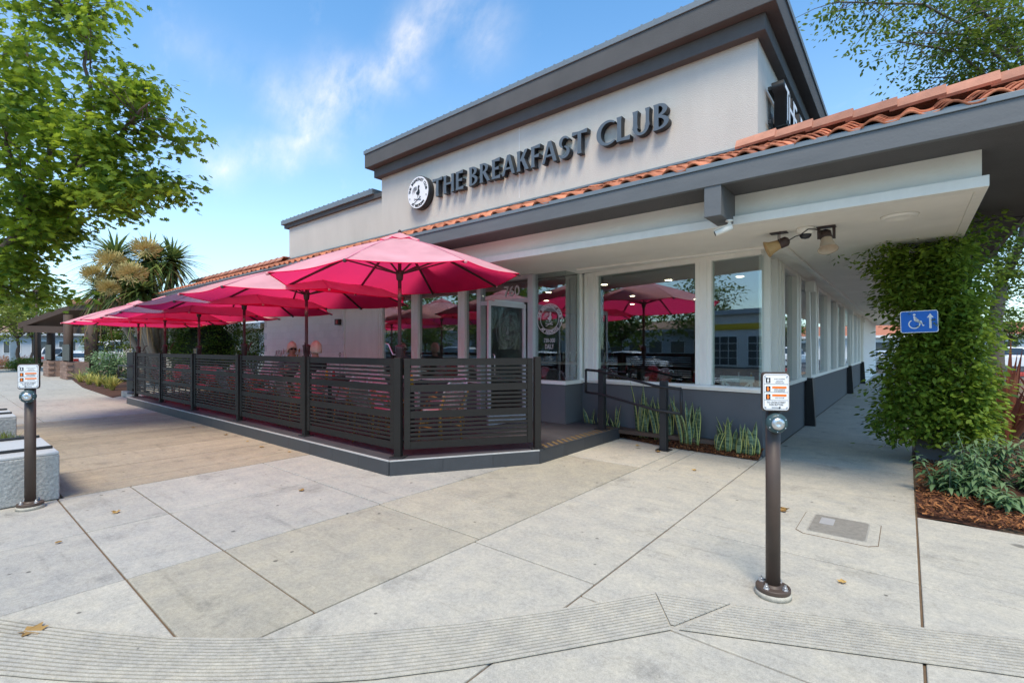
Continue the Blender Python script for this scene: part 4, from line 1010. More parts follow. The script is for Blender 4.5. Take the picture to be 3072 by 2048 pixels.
for i, X in enumerate((-5.9, -8.3, -10.7, -13.1, -15.5)):
    table(X, 5.45 if i == 2 else 4.75, f'dark square patio table behind the {ordn[i]} fence panel from the corner')
    yy = 5.45 if i == 2 else 4.75
    for sx, sd_ in ((-1, 'left'), (1, 'right')):
        chair(X + sx * (.62 + random.uniform(-.04, .04)), yy + random.uniform(-.05, .05), (math.pi/2 if sx < 0 else -math.pi/2) + random.uniform(-.15, .15), 0, f'pink woven bistro chair on the {sd_} of the {ordn[i]} patio table from the corner')
    if i != 2:
        chair(X + random.uniform(-.08, .08), yy - .62, math.pi + random.uniform(-.2, .2), 0, f'pink woven bistro chair with its back to the {ordn[i]} fence panel')
        chair(X + random.uniform(-.08, .08), yy + .66, random.uniform(-.2, .2), 1, f'white woven bistro chair on the wall side of the {ordn[i]} patio table')
    else:
        chair(X + .1, 4.5, math.pi - .1, 0, 'pink woven bistro chair alone behind the third fence panel'); chair(X - 1.0, 4.4, math.pi + .2, 1, 'white woven bistro chair alone behind the third fence panel')
for i, (x, y, m, c, tb) in enumerate([(-5.85, 4.7, M_mustard, 'yellow', 'first'), (-5.98, 4.78, M_red, 'red', 'first'), (-8.25, 4.8, M_red, 'red', 'second'), (-8.35, 4.72, M_mustard, 'yellow', 'second'), (-10.7, 5.4, M_red, 'red', 'third'), (-10.8, 5.5, M_mustard, 'yellow', 'third')]):
    bottle(x, y, .936, m, f'{c} sauce bottle on the {tb} patio table from the corner')
for i, (X, y) in enumerate(((-5.8, 4.85), (-8.2, 4.9), (-10.62, 5.6))):
    t = thing('menu_holder', (X, y, .936), f'black wire caddy with loop handle on the {ordn[i]} patio table from the corner', 'caddy')
    MB().b2((X-.09, y-.06, .937), (X+.09, y+.06, .99)).build('basket', M_black, t); MB().tube([(X, y, .99), (X, y, 1.36)], .006, 6).build('stem', M_black, t)
    MB().tube([(X + .03*math.cos(a), y, 1.39 + .03*math.sin(a)) for a in [2*math.pi*k/12 for k in range(13)]], .006, 6).build('loop', M_black, t, True)
# folded chairs leaning at the wall
for i in range(5):
    x = -15.05 + i * .16
    t = thing('folded_chair', (x, 6.9, PZ), f'folded pale wooden chair leaning on the white brick wall, number {i+1} counted from the left'.replace('number 1 counted', 'first').replace('number 2 counted', 'second').replace('number 3 counted', 'third').replace('number 4 counted', 'fourth').replace('number 5 counted', 'fifth'), 'chair', group='folded chairs against the wall')
    for q in (0, .40): MB().bar((x - .15 + .0, 6.55 + q, PZ), (x + .30, 6.70 + q, 1.45 + random.uniform(-.05, .05)), .03, .03).build('leg', M_bamboo if q else M_plastw, t)
    MB().bar((x + .27, 6.69, 1.38), (x + .27, 7.09, 1.38), .02, .12).build('top_slat', M_plastw, t); MB().bar((x + .12, 6.64, .95), (x + .12, 7.04, .95), .02, .3).build('seat', M_plastw, t)
ms_ = thing('menu_sign', (-11.95, 3.72, 1.375), 'small black sign with a round gold emblem on the fence top rail', 'sign')
MB().b2((-12.09, 3.70, 1.376), (-11.87, 3.73, 1.50)).build('plate', M_ink, ms_); ringmesh(.03, .045, (-11.98, 3.698, 1.44), FRONT).build('emblem', M_bamboo, ms_)
# people
M_skin = mat('skin', (.50, .27, .19), .55, .06, 20); M_hair = mat('blonde_hair', (.82, .76, .58), .6, .25, 40, streak=(1, 1, 6))
def skinned(name, verts, edges, m, parent=None, sub=2, root=0):
    me = bpy.data.meshes.new(name); me.from_pydata([v[:3] for v in verts], edges, []); me.materials.append(m)
    o = bpy.data.objects.new(name, me); COL.objects.link(o)
    sk = o.modifiers.new('skin', 'SKIN'); sk.use_smooth_shade = True
    if not me.skin_vertices: me.attributes  # layer is created with the modifier below
    for v, sv in zip(verts, me.skin_vertices[0].data): sv.radius = (v[3], v[4] if len(v) > 4 else v[3])
    me.skin_vertices[0].data[root].use_root = True
    o.modifiers.new('sub', 'SUBSURF').levels = sub; o.modifiers['sub'].render_levels = sub
    return o
def add_skin_layer(me):
    bm = bmesh.new(); bm.from_mesh(me); bm.verts.layers.skin.verify(); bm.to_mesh(me); bm.free()
def person(x, y, rz, shirt, label, glasses, long_=False):
    # seated, facing local -Y; local origin on the floor under the pelvis
    V = [(0, 0, .52, .15, .12), (0, .01, .68, .14, .10), (0, .0, .84, .155, .10), (0, -.0, .95, .10, .07), (0, -.005, 1.03, .055, .055), (0, -.012, 1.10, .068, .080), (0, -.018, 1.19, .078, .098), (0, -.01, 1.265, .060, .075),
         (-.19, .0, .93, .055), (-.24, -.06, .70, .042), (-.16, -.28, .74, .032), (-.10, -.36, .77, .030),
         (.19, .0, .93, .055), (.24, -.06, .70, .042), (.16, -.28, .74, .032), (.10, -.36, .77, .030),
         (-.10, -.06, .50, .085), (-.11, -.42, .50, .06), (-.11, -.42, .10, .042), (-.11, -.54, .04, .035),
         (.10, -.06, .50, .085), (.11, -.42, .50, .06), (.11, -.42, .10, .042), (.11, -.54, .04, .035)]
    Ed = [(0,1),(1,2),(2,3),(3,4),(4,5),(5,6),(6,7),(3,8),(8,9),(9,10),(10,11),(3,12),(12,13),(13,14),(14,15),(0,16),(16,17),(17,18),(18,19),(0,20),(20,21),(21,22),(22,23)]
    me = bpy.data.meshes.new('person'); me.from_pydata([v[:3] for v in V], Ed, []); add_skin_layer(me); me.materials.append(M_skin)
    o = bpy.data.objects.new('person', me); COL.objects.link(o)
    for v, sv in zip(V, me.skin_vertices[0].data): sv.radius = (v[3], v[4] if len(v) > 4 else v[3])
    me.skin_vertices[0].data[0].use_root = True
    sk = o.modifiers.new('skin', 'SKIN'); sk.use_smooth_shade = True
    s2 = o.modifiers.new('sub', 'SUBSURF'); s2.levels = 2; s2.render_levels = 2
    def child(name, Vs, Es, m):
        me = bpy.data.meshes.new(name); me.from_pydata([v[:3] for v in Vs], Es, []); add_skin_layer(me); me.materials.append(m)
        c = bpy.data.objects.new(name, me); COL.objects.link(c); c.parent = o
        for v, sv in zip(Vs, me.skin_vertices[0].data): sv.radius = (v[3], v[4] if len(v) > 4 else v[3])
        me.skin_vertices[0].data[0].use_root = True
        c.modifiers.new('skin', 'SKIN').use_smooth_shade = True; q = c.modifiers.new('sub', 'SUBSURF'); q.levels = 2; q.render_levels = 2
    child('shirt', [(0, 0, .55, .165, .135), (0, .01, .70, .16, .12), (0, .0, .86, .175, .115), (0, 0, .965, .12, .085), (-.20, .0, .935, .07), (-.25, -.05, .74, .058), (.20, .0, .935, .07), (.25, -.05, .74, .058)], [(0,1),(1,2),(2,3),(3,4),(4,5),(3,6),(6,7)], shirt)
    child('trousers', [(0, 0, .51, .165, .14), (-.10, -.06, .50, .10), (-.11, -.43, .50, .075), (-.11, -.42, .16, .058), (.10, -.06, .50, .10), (.11, -.43, .50, .075), (.11, -.42, .16, .058)], [(0,1),(1,2),(2,3),(0,4),(4,5),(5,6)], M_blackwood)
    hb = MB()
    def hp(u, v):
        a = 2 * math.pi * u; e = v * (2.05 - .75 * max(0, -math.sin(a)))      # short crop, open at the face
        rr = 1 + .05 * math.sin(9 * a + 7 * e) + .03 * math.sin(23 * a)
        return (.098 * rr * math.sin(e) * math.cos(a), .012 + .122 * rr * math.sin(e) * math.sin(a), 1.165 + .158 * rr * math.cos(e))
    hb.grid(hp, 28, 10)
    h_ = hb.build('hair', M_hair, None, True, solid=.015); h_.parent = o
    f = MB().add([(-.012, -.115, 1.165), (.012, -.115, 1.165), (.018, -.108, 1.125), (-.018, -.108, 1.125), (0, -.142, 1.13)], [(0,1,4),(1,2,4),(2,3,4),(3,0,4)]); f = f.build('nose', M_skin, None, True); f.parent = o
    mo = MB().ball((0, -.103, 1.085), (.028, .010, .007), 8, 5).build('mouth', mat('lips', (.35, .12, .10), .5), None, True); mo.parent = o
    for sx in (-1, 1):
        e = MB().ball((sx * .083, .0, 1.15), (.012, .02, .03), 8, 5).build('ear', M_skin, None, True); e.parent = o
        if not glasses: e = MB().ball((sx * .033, -.105, 1.17), (.013, .008, .008), 8, 5).build('eye', M_ink, None, True); e.parent = o
        # hand: palm with four fingers and thumb
        hd = MB().ball((sx * .10, -.385, .785), (.035, .045, .016), 8, 5)
        for k in range(4): hd.tube([(sx * (.10 + (k - 1.5) * .018), -.42, .785), (sx * (.10 + (k - 1.5) * .02), -.465 - .008 * (k in (1, 2)), .782), (sx * (.10 + (k - 1.5) * .02), -.485 - .008 * (k in (1, 2)), .772)], [.009, .008, .007], 6)
        hd.tube([(sx * .07, -.375, .785), (sx * .05, -.40, .782), (sx * .045, -.425, .778)], [.011, .009, .008], 6)
        h2 = hd.build('hand', M_skin, None, True); h2.parent = o
    if glasses:
        gl = MB()
        for sx in (-1, 1): gl.ball((sx * .036, -.112, 1.172), (.030, .010, .022), 12, 7); gl.bar((sx * .066, -.10, 1.175), (sx * .088, .0, 1.17), .004, .008)
        gl.bar((-.01, -.116, 1.175), (.01, -.116, 1.175), .004, .006); g2 = gl.build('sunglasses', M_ink, None, True); g2.parent = o
    o.location = (x, y, PZ); o.scale = (1.07, 1.07, 1.12); o.rotation_euler = (0, 0, rz); tag(o, label, 'person')
    return o
person(-11.30, 5.50, R(78), mat('shirt_grey', (.16, .18, .20), .8), 'person with short blonde hair, sunglasses and grey top seated facing right', True)
person(-10.02, 5.40, R(-80), mat('shirt_black', (.015, .015, .017), .8), 'person with blonde hair and black top seated with back to the camera', False)

# ================================================================== push button posts
M_signface = mat('sign_sheet', (.80, .80, .80), .4, .02, 4); M_orange = mat('sign_orange', (.85, .20, .02), .5, .05, 20); M_teal = mat('button_teal', (.035, .07, .075), .45, .1, 8)
def bollard(x, y, face, label, arrow):
    t = thing('push_button_post', (x, y, 0), label, 'post', rz=face, group='crossing push button posts')
    Mx = Matrix.Translation((x, y, 0)) @ Matrix.Rotation(face, 4, 'Z')         # local -Y faces the viewer of the sign
    def P(name, mb, m, par=None, smooth=False, bev=0):
        mb.v = [Mx @ v for v in mb.v]; return mb.build(name, m, par or t, smooth, bevel=bev)
    P('grout_pad', MB().lathe([(.101, 0), (.10, .02), (.096, .03)], (0, 0, 0), 28), M_con_l, smooth=True)
    P('base_flange', MB().lathe([(0, .03), (.093, .03), (.096, .034), (.096, .054), (.091, .058), (.055, .058), (.046, .072), (.0, .072)], (0, 0, 0), 32), M_steelbrown, smooth=True, bev=.002)
    for k in range(4):
        a = R(45 + 90 * k); c = (.073 * math.cos(a), .073 * math.sin(a), .058)
        b_ = P('anchor_bolt', MB().lathe([(.018, 0), (.018, .004), (.013, .005), (.013, .018), (.007, .02), (.007, .032), (0, .032)], c, 6), M_alu)
    P('post_tube', MB().tube([(0, 0, .06), (0, 0, 1.12)], .0405, 24), M_steelbrown, smooth=True)
    bh = 1.055
    P('button_housing', MB().lathe([(.046, 0), (.057, .010), (.060, .032), (.053, .050), (.040, .056)], (0, -.036, bh), 26, axis=(0, -1, 0)), M_teal, smooth=True)
    P('button', MB().lathe([(.036, .05), (.036, .062), (.030, .069), (.010, .071), (.008, .069), (0, .069)], (0, -.036, bh), 24, axis=(0, -1, 0)), M_chrome, smooth=True)
    for k in range(6):
        a = 2 * math.pi * k / 6 + .5; P('screw', MB().ball((.049 * math.cos(a), -.087, bh + .049 * math.sin(a)), .004, 6, 4), M_alu)
    # sign plate
    SG = Matrix.Translation((0, .012, 1.24)) @ Matrix.Diagonal((.63, 1, .83, 1)) @ Matrix.Translation((0, 0, -1.265)); Mx = Mx @ SG
    W, Z0, Z1 = .112, 1.135, 1.395
    def rr(w_, z0, z1, r_):
        pts = []
        for cx_, cz_, a0 in ((w_ - r_, z1 - r_, 0), (-w_ + r_, z1 - r_, 90), (-w_ + r_, z0 + r_, 180), (w_ - r_, z0 + r_, 270)):
            for k in range(6): a = R(a0 + 90 * k / 5); pts.append((cx_ + r_ * math.cos(a), cz_ + r_ * math.sin(a)))
        return pts
    def plate(name, w_, z0, z1, r_, y0, y1, m, par=None):
        p = rr(w_, z0, z1, r_); n = len(p); mb = MB(); mb.add([(a, y0, b) for a, b in p] + [(a, y1, b) for a, b in p], [tuple(range(n)), tuple(range(n, 2*n))[::-1]] + [(i, n+i, n+(i+1) % n, (i+1) % n) for i in range(n)])
        return P(name, mb, m, par)
    plate('sign_backing', W + .006, Z0 - .012, Z1 + .012, .03, -.062, -.03, M_steelbrown)
    sp = plate('sign_plate', W, Z0, Z1, .026, -.068, -.0625, M_signface)
    plate('sign_border', W - .007, Z0 + .007, Z1 - .007, .02, -.0688, -.0681, M_ink, sp)
    plate('sign_field', W - .0095, Z0 + .0095, Z1 - .0095, .018, -.0696, -.0689, M_signface, sp)
    zz = [Z1 - .075, Z1 - .133, Z1 - .190]
    for z_ in zz: P('divider', MB().b2((-W + .01, -.0703, z_), (W - .01, -.0697, z_ + .0022)), M_ink, sp)
    def fl(name, pts, m, yv=-.0712): P(name, MB().add([(p[0], yv, p[1]) for p in pts], [tuple(range(len(pts)))]), m, sp)
    for i, z_ in enumerate((Z1 - .066, Z1 - .127, Z1 - .184)):
        P('symbol_box', MB().b2((-W + .022, -.0705, z_), (-W + .062, -.0698, z_ + .038)), M_ink, sp)
        cx_, cz_ = -W + .042, z_ + .019
        if i == 0:
            fl('walker', [(cx_-.006, cz_+.008), (cx_+.004, cz_+.009), (cx_+.011, cz_+.001), (cx_+.004, cz_-.001), (cx_+.009, cz_-.016), (cx_+.004, cz_-.016), (cx_-.001, cz_-.005), (cx_-.008, cz_-.016), (cx_-.012, cz_-.015), (cx_-.005, cz_-.002), (cx_-.011, cz_+.001)], M_signface)
            fl('walker_head', [(cx_ + .0045 * math.cos(k), cz_ + .0135 + .0042 * math.sin(k)) for k in [2*math.pi*q/10 for q in range(10)]], M_signface)
        else:
            fl('hand', [(cx_-.010, cz_-.015), (cx_+.006, cz_-.015), (cx_+.010, cz_-.004), (cx_+.013, cz_+.003), (cx_+.009, cz_+.004), (cx_+.006, cz_+.0), (cx_+.005, cz_+.014), (cx_-.001, cz_+.016), (cx_-.007, cz_+.015), (cx_-.011, cz_+.010)], M_orange)
            P('colour_bar', MB().b2((-W + .078, -.0705, z_ + .022), (W - .022, -.0698, z_ + .038)), M_orange, sp)
    def tx(s, z_, h_, w_, x_=.03):
        o = put_text(s, 'lettering', None, M_ink, (x_, -.0716, z_), width=w_, height=h_, offset=.01)
        o.data.transform(Mx); adopt(o, sp)
    tx('START CROSSING', Z1 - .036, .007, .095); tx('WATCH FOR', Z1 - .051, .007, .06); tx('TURNING CARS', Z1 - .062, .007, .08)
    tx('FINISH CROSSING', Z1 - .112, .008, .096); tx('IF IN CROSSWALK', Z1 - .123, .008, .092); tx('WAIT ON CURB', Z1 - .172, .008, .078)
    tx('TO CROSS STREET', Z1 - .204, .013, .165, 0); tx('PUSH BUTTON', Z1 - .221, .013, .12, 0)
    s_ = 1 if arrow > 0 else -1
    fl('arrow', [(-s_*.04, Z1-.2395), (s_*.025, Z1-.2395), (s_*.025, Z1-.2435+.010), (s_*.045, Z1-.2415), (s_*.025, Z1-.2495), (s_*.025, Z1-.2435), (-s_*.04, Z1-.2435)][::s_], M_ink)
    for sx in (-1, 1):
        for z_ in (Z0 + .02, Z1 - .02): P('rivet', MB().ball((sx * (W - .02), -.0705, z_), .006, 8, 4), M_alu, sp)
bollard(-.63, 3.27, TH - .33 + .12, 'brown push button post in front of the corner window with right pointing arrow sign', 1)
bollard(-6.36, .61, TH + .55, 'brown push button post beside the granite bench with left pointing arrow sign', -1)

# ================================================================== granite benches
def bench(x0, x1, y0, y1, h_, label, straps):
    t = thing('granite_bench', ((x0+x1)/2, (y0+y1)/2, 0), label, 'bench', group='granite block benches')
    MB().b2((x0, y0, .0), (x1, y1, h_ - .03)).build('block', M_granite, t, bevel=.012); MB().b2((x0 + .004, y0 + .004, h_ - .029), (x1 - .004, y1 - .004, h_)).build('top_slab', M_granite_top, t, bevel=.008)
    for xx in straps:
        MB().b2((xx - .02, y0 + .05, h_ + .001), (xx + .02, y1 - .02, h_ + .028)).build('metal_strip', M_black, t, bevel=.005)
bench(-7.75, -6.53, -1.9, .835, .475, 'granite block bench with two dark strips behind the left push button post', (-7.72, -6.80))
bench(-11.7, -10.5, -1.9, .86, .475, 'granite block bench in the middle, beyond the grass patch', (-11.6, -10.9))
bench(-15.6, -14.6, -1.9, .95, .475, 'far granite block bench at the left edge', (-15.5, -14.8))
soil = MB().b2((-10.5, -1.9, -.01), (-7.76, .80, .12)).build('planter_soil', M_mulch); tag(soil, 'low planter soil between the two nearer granite benches', 'planter', kind='structure')
M_grass = leafmat('grass_blade', (.06, .11, .015), (.22, .26, .05), .3)
def blades(n, region, z, hmin, hmax, wd, m, name, parent=None, lean=.5, nseg=3):
    a = MB(); lv = []
    for i in range(n):
        x, y = region(); h_ = random.uniform(hmin, hmax); an = random.uniform(0, 6.28); le = random.uniform(.1, lean) * h_
        d = Vector((math.cos(an), math.sin(an), 0)); s_ = Vector((-d.y, d.x, 0)) * wd
        vs = []
        for k in range(nseg + 1):
            t = k / nseg; c = Vector((x, y, z)) + d * le * t * t + Vector((0, 0, h_ * t * (1 - .25 * t * lean))); q = (1 - t) ** .6 if t < 1 else .02
            vs += [c - s_ * q, c + s_ * q]
        a.add(vs, [(2*k, 2*k+1, 2*k+3, 2*k+2) for k in range(nseg)]); lv += [random.random()] * nseg
    o = a.build(name, m, parent)
    o.data.attributes.new('lv', 'FLOAT', 'FACE').data.foreach_set('value', lv); return o
gr = blades(5000, lambda: (random.uniform(-10.45, -7.8), random.uniform(-1.0, .80)), .10, .08, .26, .006, M_grass, 'grass'); tag(gr, 'tuft of green grass between the granite benches', 'grass', kind='stuff')

# ================================================================== utility cover and ground litter
ut = thing('utility_cover', (-.44, 4.85, 0), 'rectangular utility box lid set in the sidewalk behind the right post', 'cover')
def cx_rect(w_, d_, c): return [(-w_+c, -d_), (w_-c, -d_), (w_, -d_+c), (w_, d_-c), (w_-c, d_), (-w_+c, d_), (-w_, d_-c), (-w_, -d_+c)]
MB().poly([(-.44 + a, 4.85 + b) for a, b in cx_rect(.27, .33, .06)], .0, .0045).build('concrete_collar', M_con_l, ut)
MB().poly([(-.44 + a, 4.85 + b) for a, b in cx_rect(.275, .335, .06)], -.002, .0025).build('collar_joint', M_joint, ut)
MB().poly([(-.44 + a, 4.85 + b) for a, b in cx_rect(.20, .25, .02)], .0, .0075).build('lid_frame', mat('lid_frame', (.34, .32, .28), .6, .2, 20), ut)
MB().poly([(-.44 + a, 4.85 + b) for a, b in cx_rect(.19, .24, .02)], .0, .0095).build('lid', mat('lid_grey', (.25, .23, .195), .7, .3, 30, .6, 120, world=True), ut)
MB().poly([(-.53 + a, 4.93 + b) for a, b in cx_rect(.05, .09, .004)], .0, .0115).build('label_plate', mat('lid_plate', (.36, .35, .34), .7, .1, 20), ut)
M_dry = leafmat('dry_leaf', (.30, .17, .05), (.55, .36, .12), .1)
def lobed(n=5, depth=.45):
    pts = []
    for k in range(2 * n + 1):
        a = math.pi * (-.85 + 1.7 * k / (2 * n)); r_ = 1 if k % 2 == 0 else 1 - depth
        pts.append((r_ * math.sin(a) * .55, r_ * math.cos(a) * .6 + .45))
    return [(0, 0)] + pts[::-1][::-1]
def dry_leaf(x, y, s, label, col=0):
    t = MB(); pts = lobed(); rz = random.uniform(0, 6.28)
    vs = [(x + s * (p[0] * math.cos(rz) - p[1] * math.sin(rz)), y + s * (p[0] * math.sin(rz) + p[1] * math.cos(rz)), .008 + .25 * s * random.random() * (abs(p[0]) > .2)) for p in pts]
    t.add(vs, [(0, i, i + 1) for i in range(1, len(vs) - 1)])
    o = t.build('fallen_leaf', M_dry); o.data.attributes.new('lv', 'FLOAT', 'FACE').data.foreach_set('value', [random.random()] * len(o.data.polygons)); tag(o, label, 'leaf', 'fallen leaves on the sidewalk')
dry_leaf(-.86, 5.05, .13, 'curled tan leaf on the slab left of the utility lid'); dry_leaf(-3.60, .32, .11, 'brown leaf lying on the curved grooved band'); dry_leaf(-.30, 3.72, .05, 'small orange leaf right of the right post base')
for p in ((-5.6, 1.1), (-6.9, 3.3), (-8.2, 3.25), (-9.1, 3.3), (-7.6, 3.2), (-5.05, .62), (-2.75, 6.7), (-3.2, 6.9), (-2.0, 6.0), (-10.4, 3.2), (-4.9, 2.5)): dry_leaf(*p, random.uniform(.04, .08), 'small dry leaf lying loose on the concrete near the patio kerb')

# ================================================================== plants
M_snake = None
def snakemat():
    m = bpy.data.materials.new('snake_leaf'); m.use_nodes = True; t = m.node_tree; L = t.links.new; b = t.nodes['Principled BSDF']; b.inputs['Roughness'].default_value = .45
    uv = N(t, 'ShaderNodeAttribute'); uv.attribute_name = 'lv'       # 0 centre .. 1 rim
    tc = N(t, 'ShaderNodeTexCoord'); mp = N(t, 'ShaderNodeMapping'); mp.inputs['Scale'].default_value = (9, 9, 46); L(tc.outputs['Object'], mp.inputs['Vector'])
    nz = N(t, 'ShaderNodeTexNoise'); nz.inputs['Scale'].default_value = 1; nz.inputs['Detail'].default_value = 3; L(mp.outputs[0], nz.inputs['Vector'])
    cr = N(t, 'ShaderNodeMix', data_type='RGBA'); L(MA(t, 'MULTIPLY', MA(t, 'SUBTRACT', nz.outputs[0], .42), 6, clamp=True), cr.inputs['Factor']); cr.inputs[6].default_value = (.022, .055, .022, 1); cr.inputs[7].default_value = (.13, .19, .10, 1)
    m2 = N(t, 'ShaderNodeMix', data_type='RGBA'); L(MA(t, 'GREATER_THAN', uv.outputs['Fac'], .5), m2.inputs['Factor']); L(cr.outputs[2], m2.inputs[6]); m2.inputs[7].default_value = (.40, .40, .11, 1); L(m2.outputs[2], b.inputs['Base Color']); return m
M_snake = snakemat()
def snake(x, y, n, hmax, label):
    t = thing('snake_plant', (x, y, .06), label, 'plant', group='snake plants under the window')
    for i in range(n):
        a = MB(); lv = []
        h_ = hmax * random.uniform(.35, .95) if i else hmax; an = random.uniform(0, 6.28); le = random.uniform(.03, .5) ** 1.2 * h_; bx_, by_ = x + random.uniform(-.14, .14), y + random.uniform(-.05, .05)
        le_d = Vector((math.cos(an), math.sin(an) * .45, 0)); fa = random.uniform(-.6, .6); s_ = Vector((math.cos(fa), math.sin(fa), 0)); wd = random.uniform(.016, .030); tw = random.uniform(-.8, .8)
        NS = 9
        for k in range(NS + 1):
            u = k / NS; c = Vector((bx_, by_, .05)) + le_d * le * u ** 1.6 + Vector((0, 0, h_ * u)); q = wd * (.55 + .9 * math.sin(math.pi * min(1, u * .9 + .12))) * (1 if u < .8 else max(.03, (1 - u) / .2))
            sx = Matrix.Rotation(tw * u, 3, 'Z') @ s_; nn_ = Vector((-sx.y, sx.x, 0)) * q * .3
            a.v += [c - sx * q + nn_, c - sx * q * .72 + nn_ * .4, c, c + sx * q * .72 + nn_ * .4, c + sx * q + nn_]
        for k in range(NS):
            for j in range(4): a.f.append((k*5+j, k*5+j+1, (k+1)*5+j+1, (k+1)*5+j)); lv.append(1.0 if j in (0, 3) else 0.0)
        o = a.build('leaf', M_snake, t, True, solid=.004); o.data.attributes.new('lv', 'FLOAT', 'FACE').data.foreach_set('value', lv)
sn = [(-4.26, 7.50, 11, .52, 'leftmost snake plant behind the upper handrail post'), (-3.93, 7.47, 10, .50, 'snake plant just right of the upper handrail post'), (-3.36, 7.38, 13, .92, 'tallest snake plant in the middle of the mulch strip'), (-2.98, 7.34, 13, .80, 'tall snake plant hidden partly by the lower handrail post'),
      (-2.50, 7.27, 13, .72, 'snake plant right of the lower handrail post'), (-1.98, 7.17, 16, .50, 'short snake plant near the building corner'), (-1.70, 7.13, 16, .46, 'shortest snake plant at the right end of the mulch strip')]
for q in sn: snake(*q)
# sage bushes
M_sage = leafmat('sage_leaf', (.06, .14, .055), (.24, .34, .16), .25)
M_stemw = mat('woolly_stem', (.24, .30, .22), .9)
def sage(x, y, n, h_, label):
    t = thing('sage_bush', (x, y, .02), label, 'plant', group='grey green sage bushes in the mulch bed')
    st = MB(); lf = MB(); lv = []
    for i in range(n):
        an = random.uniform(0, 6.28); r_ = random.uniform(.02, .34) ** 1; top = Vector((x + r_ * math.cos(an), y + r_ * math.sin(an), h_ * random.uniform(.55, 1.0))); b0 = Vector((x + r_ * .3 * math.cos(an), y + r_ * .3 * math.sin(an), 0))
        st.tube([b0, b0.lerp(top, .6) + Vector((0, 0, .03)), top], [.004, .003, .002], 5)
        for k in range(30):
            u = .2 + .8 * k / 29; c = b0.lerp(top, u); a2 = k * 2.4 + random.uniform(-.4, .4); L_ = random.uniform(.12, .20) * (1.1 - .45 * u); d = Vector((math.cos(a2), math.sin(a2), .55)).normalized(); s_ = Vector((-d.y, d.x, 0)).normalized() * L_ * .13; v = random.random() * .6 + .4 * (u > .9)
            pts = []
            for j in range(5):
                w_ = j / 4; p = c + d * L_ * w_ - Vector((0, 0, L_ * .75 * w_ * w_)); q = math.sin(math.pi * min(1, w_ * .92 + .08)); pts += [p - s_ * q, p + s_ * q]
            lf.add(pts, [(2*j, 2*j+1, 2*j+3, 2*j+2) for j in range(4)]); lv += [v] * 4
    st.build('stem', M_stemw, t, True); o = lf.build('leaf', M_sage, t, kind='stuff'); o.data.attributes.new('lv', 'FLOAT', 'FACE').data.foreach_set('value', lv)
for q in [(.33, 6.55, 12, .38, 'sage bush at the left, nearest the walkway edge'), (.62, 7.05, 14, .62, 'tall sage bush in front of the ivy column'), (.98, 7.1, 14, .58, 'sage bush at the right side of the mulch bed'), (.75, 6.35, 8, .24, 'small low sage bush in the middle of the mulch'), (.50, 6.9, 9, .45, 'sage bush behind the leftmost one'), (1.15, 6.75, 10, .40, 'sage bush touching the right picture edge')]: sage(*q)
# red flax
M_flax = leafmat('flax_leaf', (.10, .035, .03), (.34, .13, .07), .25)
def strap_plant(name, x, y, z, n, h_, wd, m, label, cat='plant', spread=.6, group=None):
    t = thing(name, (x, y, z), label, cat, group=group); lf = MB(); lv = []
    for i in range(n):
        an = random.uniform(0, 6.28); L_ = h_ * random.uniform(.55, 1.05); sp = random.uniform(.08, spread); d = Vector((math.cos(an), math.sin(an), 0)); s_ = Vector((-d.y, d.x, 0)); c0 = Vector((x, y, z)) + d * random.uniform(0, .08); v = random.random(); pts = []
        for j in range(6):
            u = j / 5; p = c0 + d * L_ * sp * (u ** 1.4) + Vector((0, 0, L_ * (u - sp * .42 * u ** 2.6))); q = wd * (.6 + .8 * math.sin(math.pi * min(1, u * .85 + .15))) * (1 if u < .7 else (1 - u) / .3 + .03); pts += [p - s_ * q + Vector((0, 0, q * .5)), p, p + s_ * q + Vector((0, 0, q * .5))]
        for j in range(5): lf.f += [tuple(len(lf.v) + i2 for i2 in (3*j, 3*j+1, 3*j+4, 3*j+3)), tuple(len(lf.v) + i2 for i2 in (3*j+1, 3*j+2, 3*j+5, 3*j+4))]
        lf.v += pts; lv += [v] * 10
    o = lf.build('leaf', m, t, kind='stuff'); o.data.attributes.new('lv', 'FLOAT', 'FACE').data.foreach_set('value', lv); return t
strap_plant('flax_plant', 1.06, 9.5, .02, 60, 1.7, .026, M_flax, 'large red bronze flax with sword leaves right of the ivy column', spread=.75)
strap_plant('flax_plant', 1.75, 11.2, .02, 40, 1.5, .026, M_flax, 'second bronze flax farther back at the right edge', spread=.75)
M_varleaf = leafmat('yellow_strap', (.20, .24, .05), (.62, .56, .16), .3)
for i, (px, py) in enumerate(((185, 878), (205, 884), (226, 888), (246, 892), (215, 874), (258, 897))):
    d = ray(px, py); k = -EYE / d.z; p = Vector((0, 0, EYE)) + d * k
    strap_plant('flax_lily', p.x, p.y, .02, 60, .62, .012, M_varleaf, ['leftmost', 'second', 'third', 'fourth', 'hindmost', 'rightmost'][i] + ' clump of yellow striped strap leaves in the bed left of the patio', spread=.95, group='yellow striped clumps')

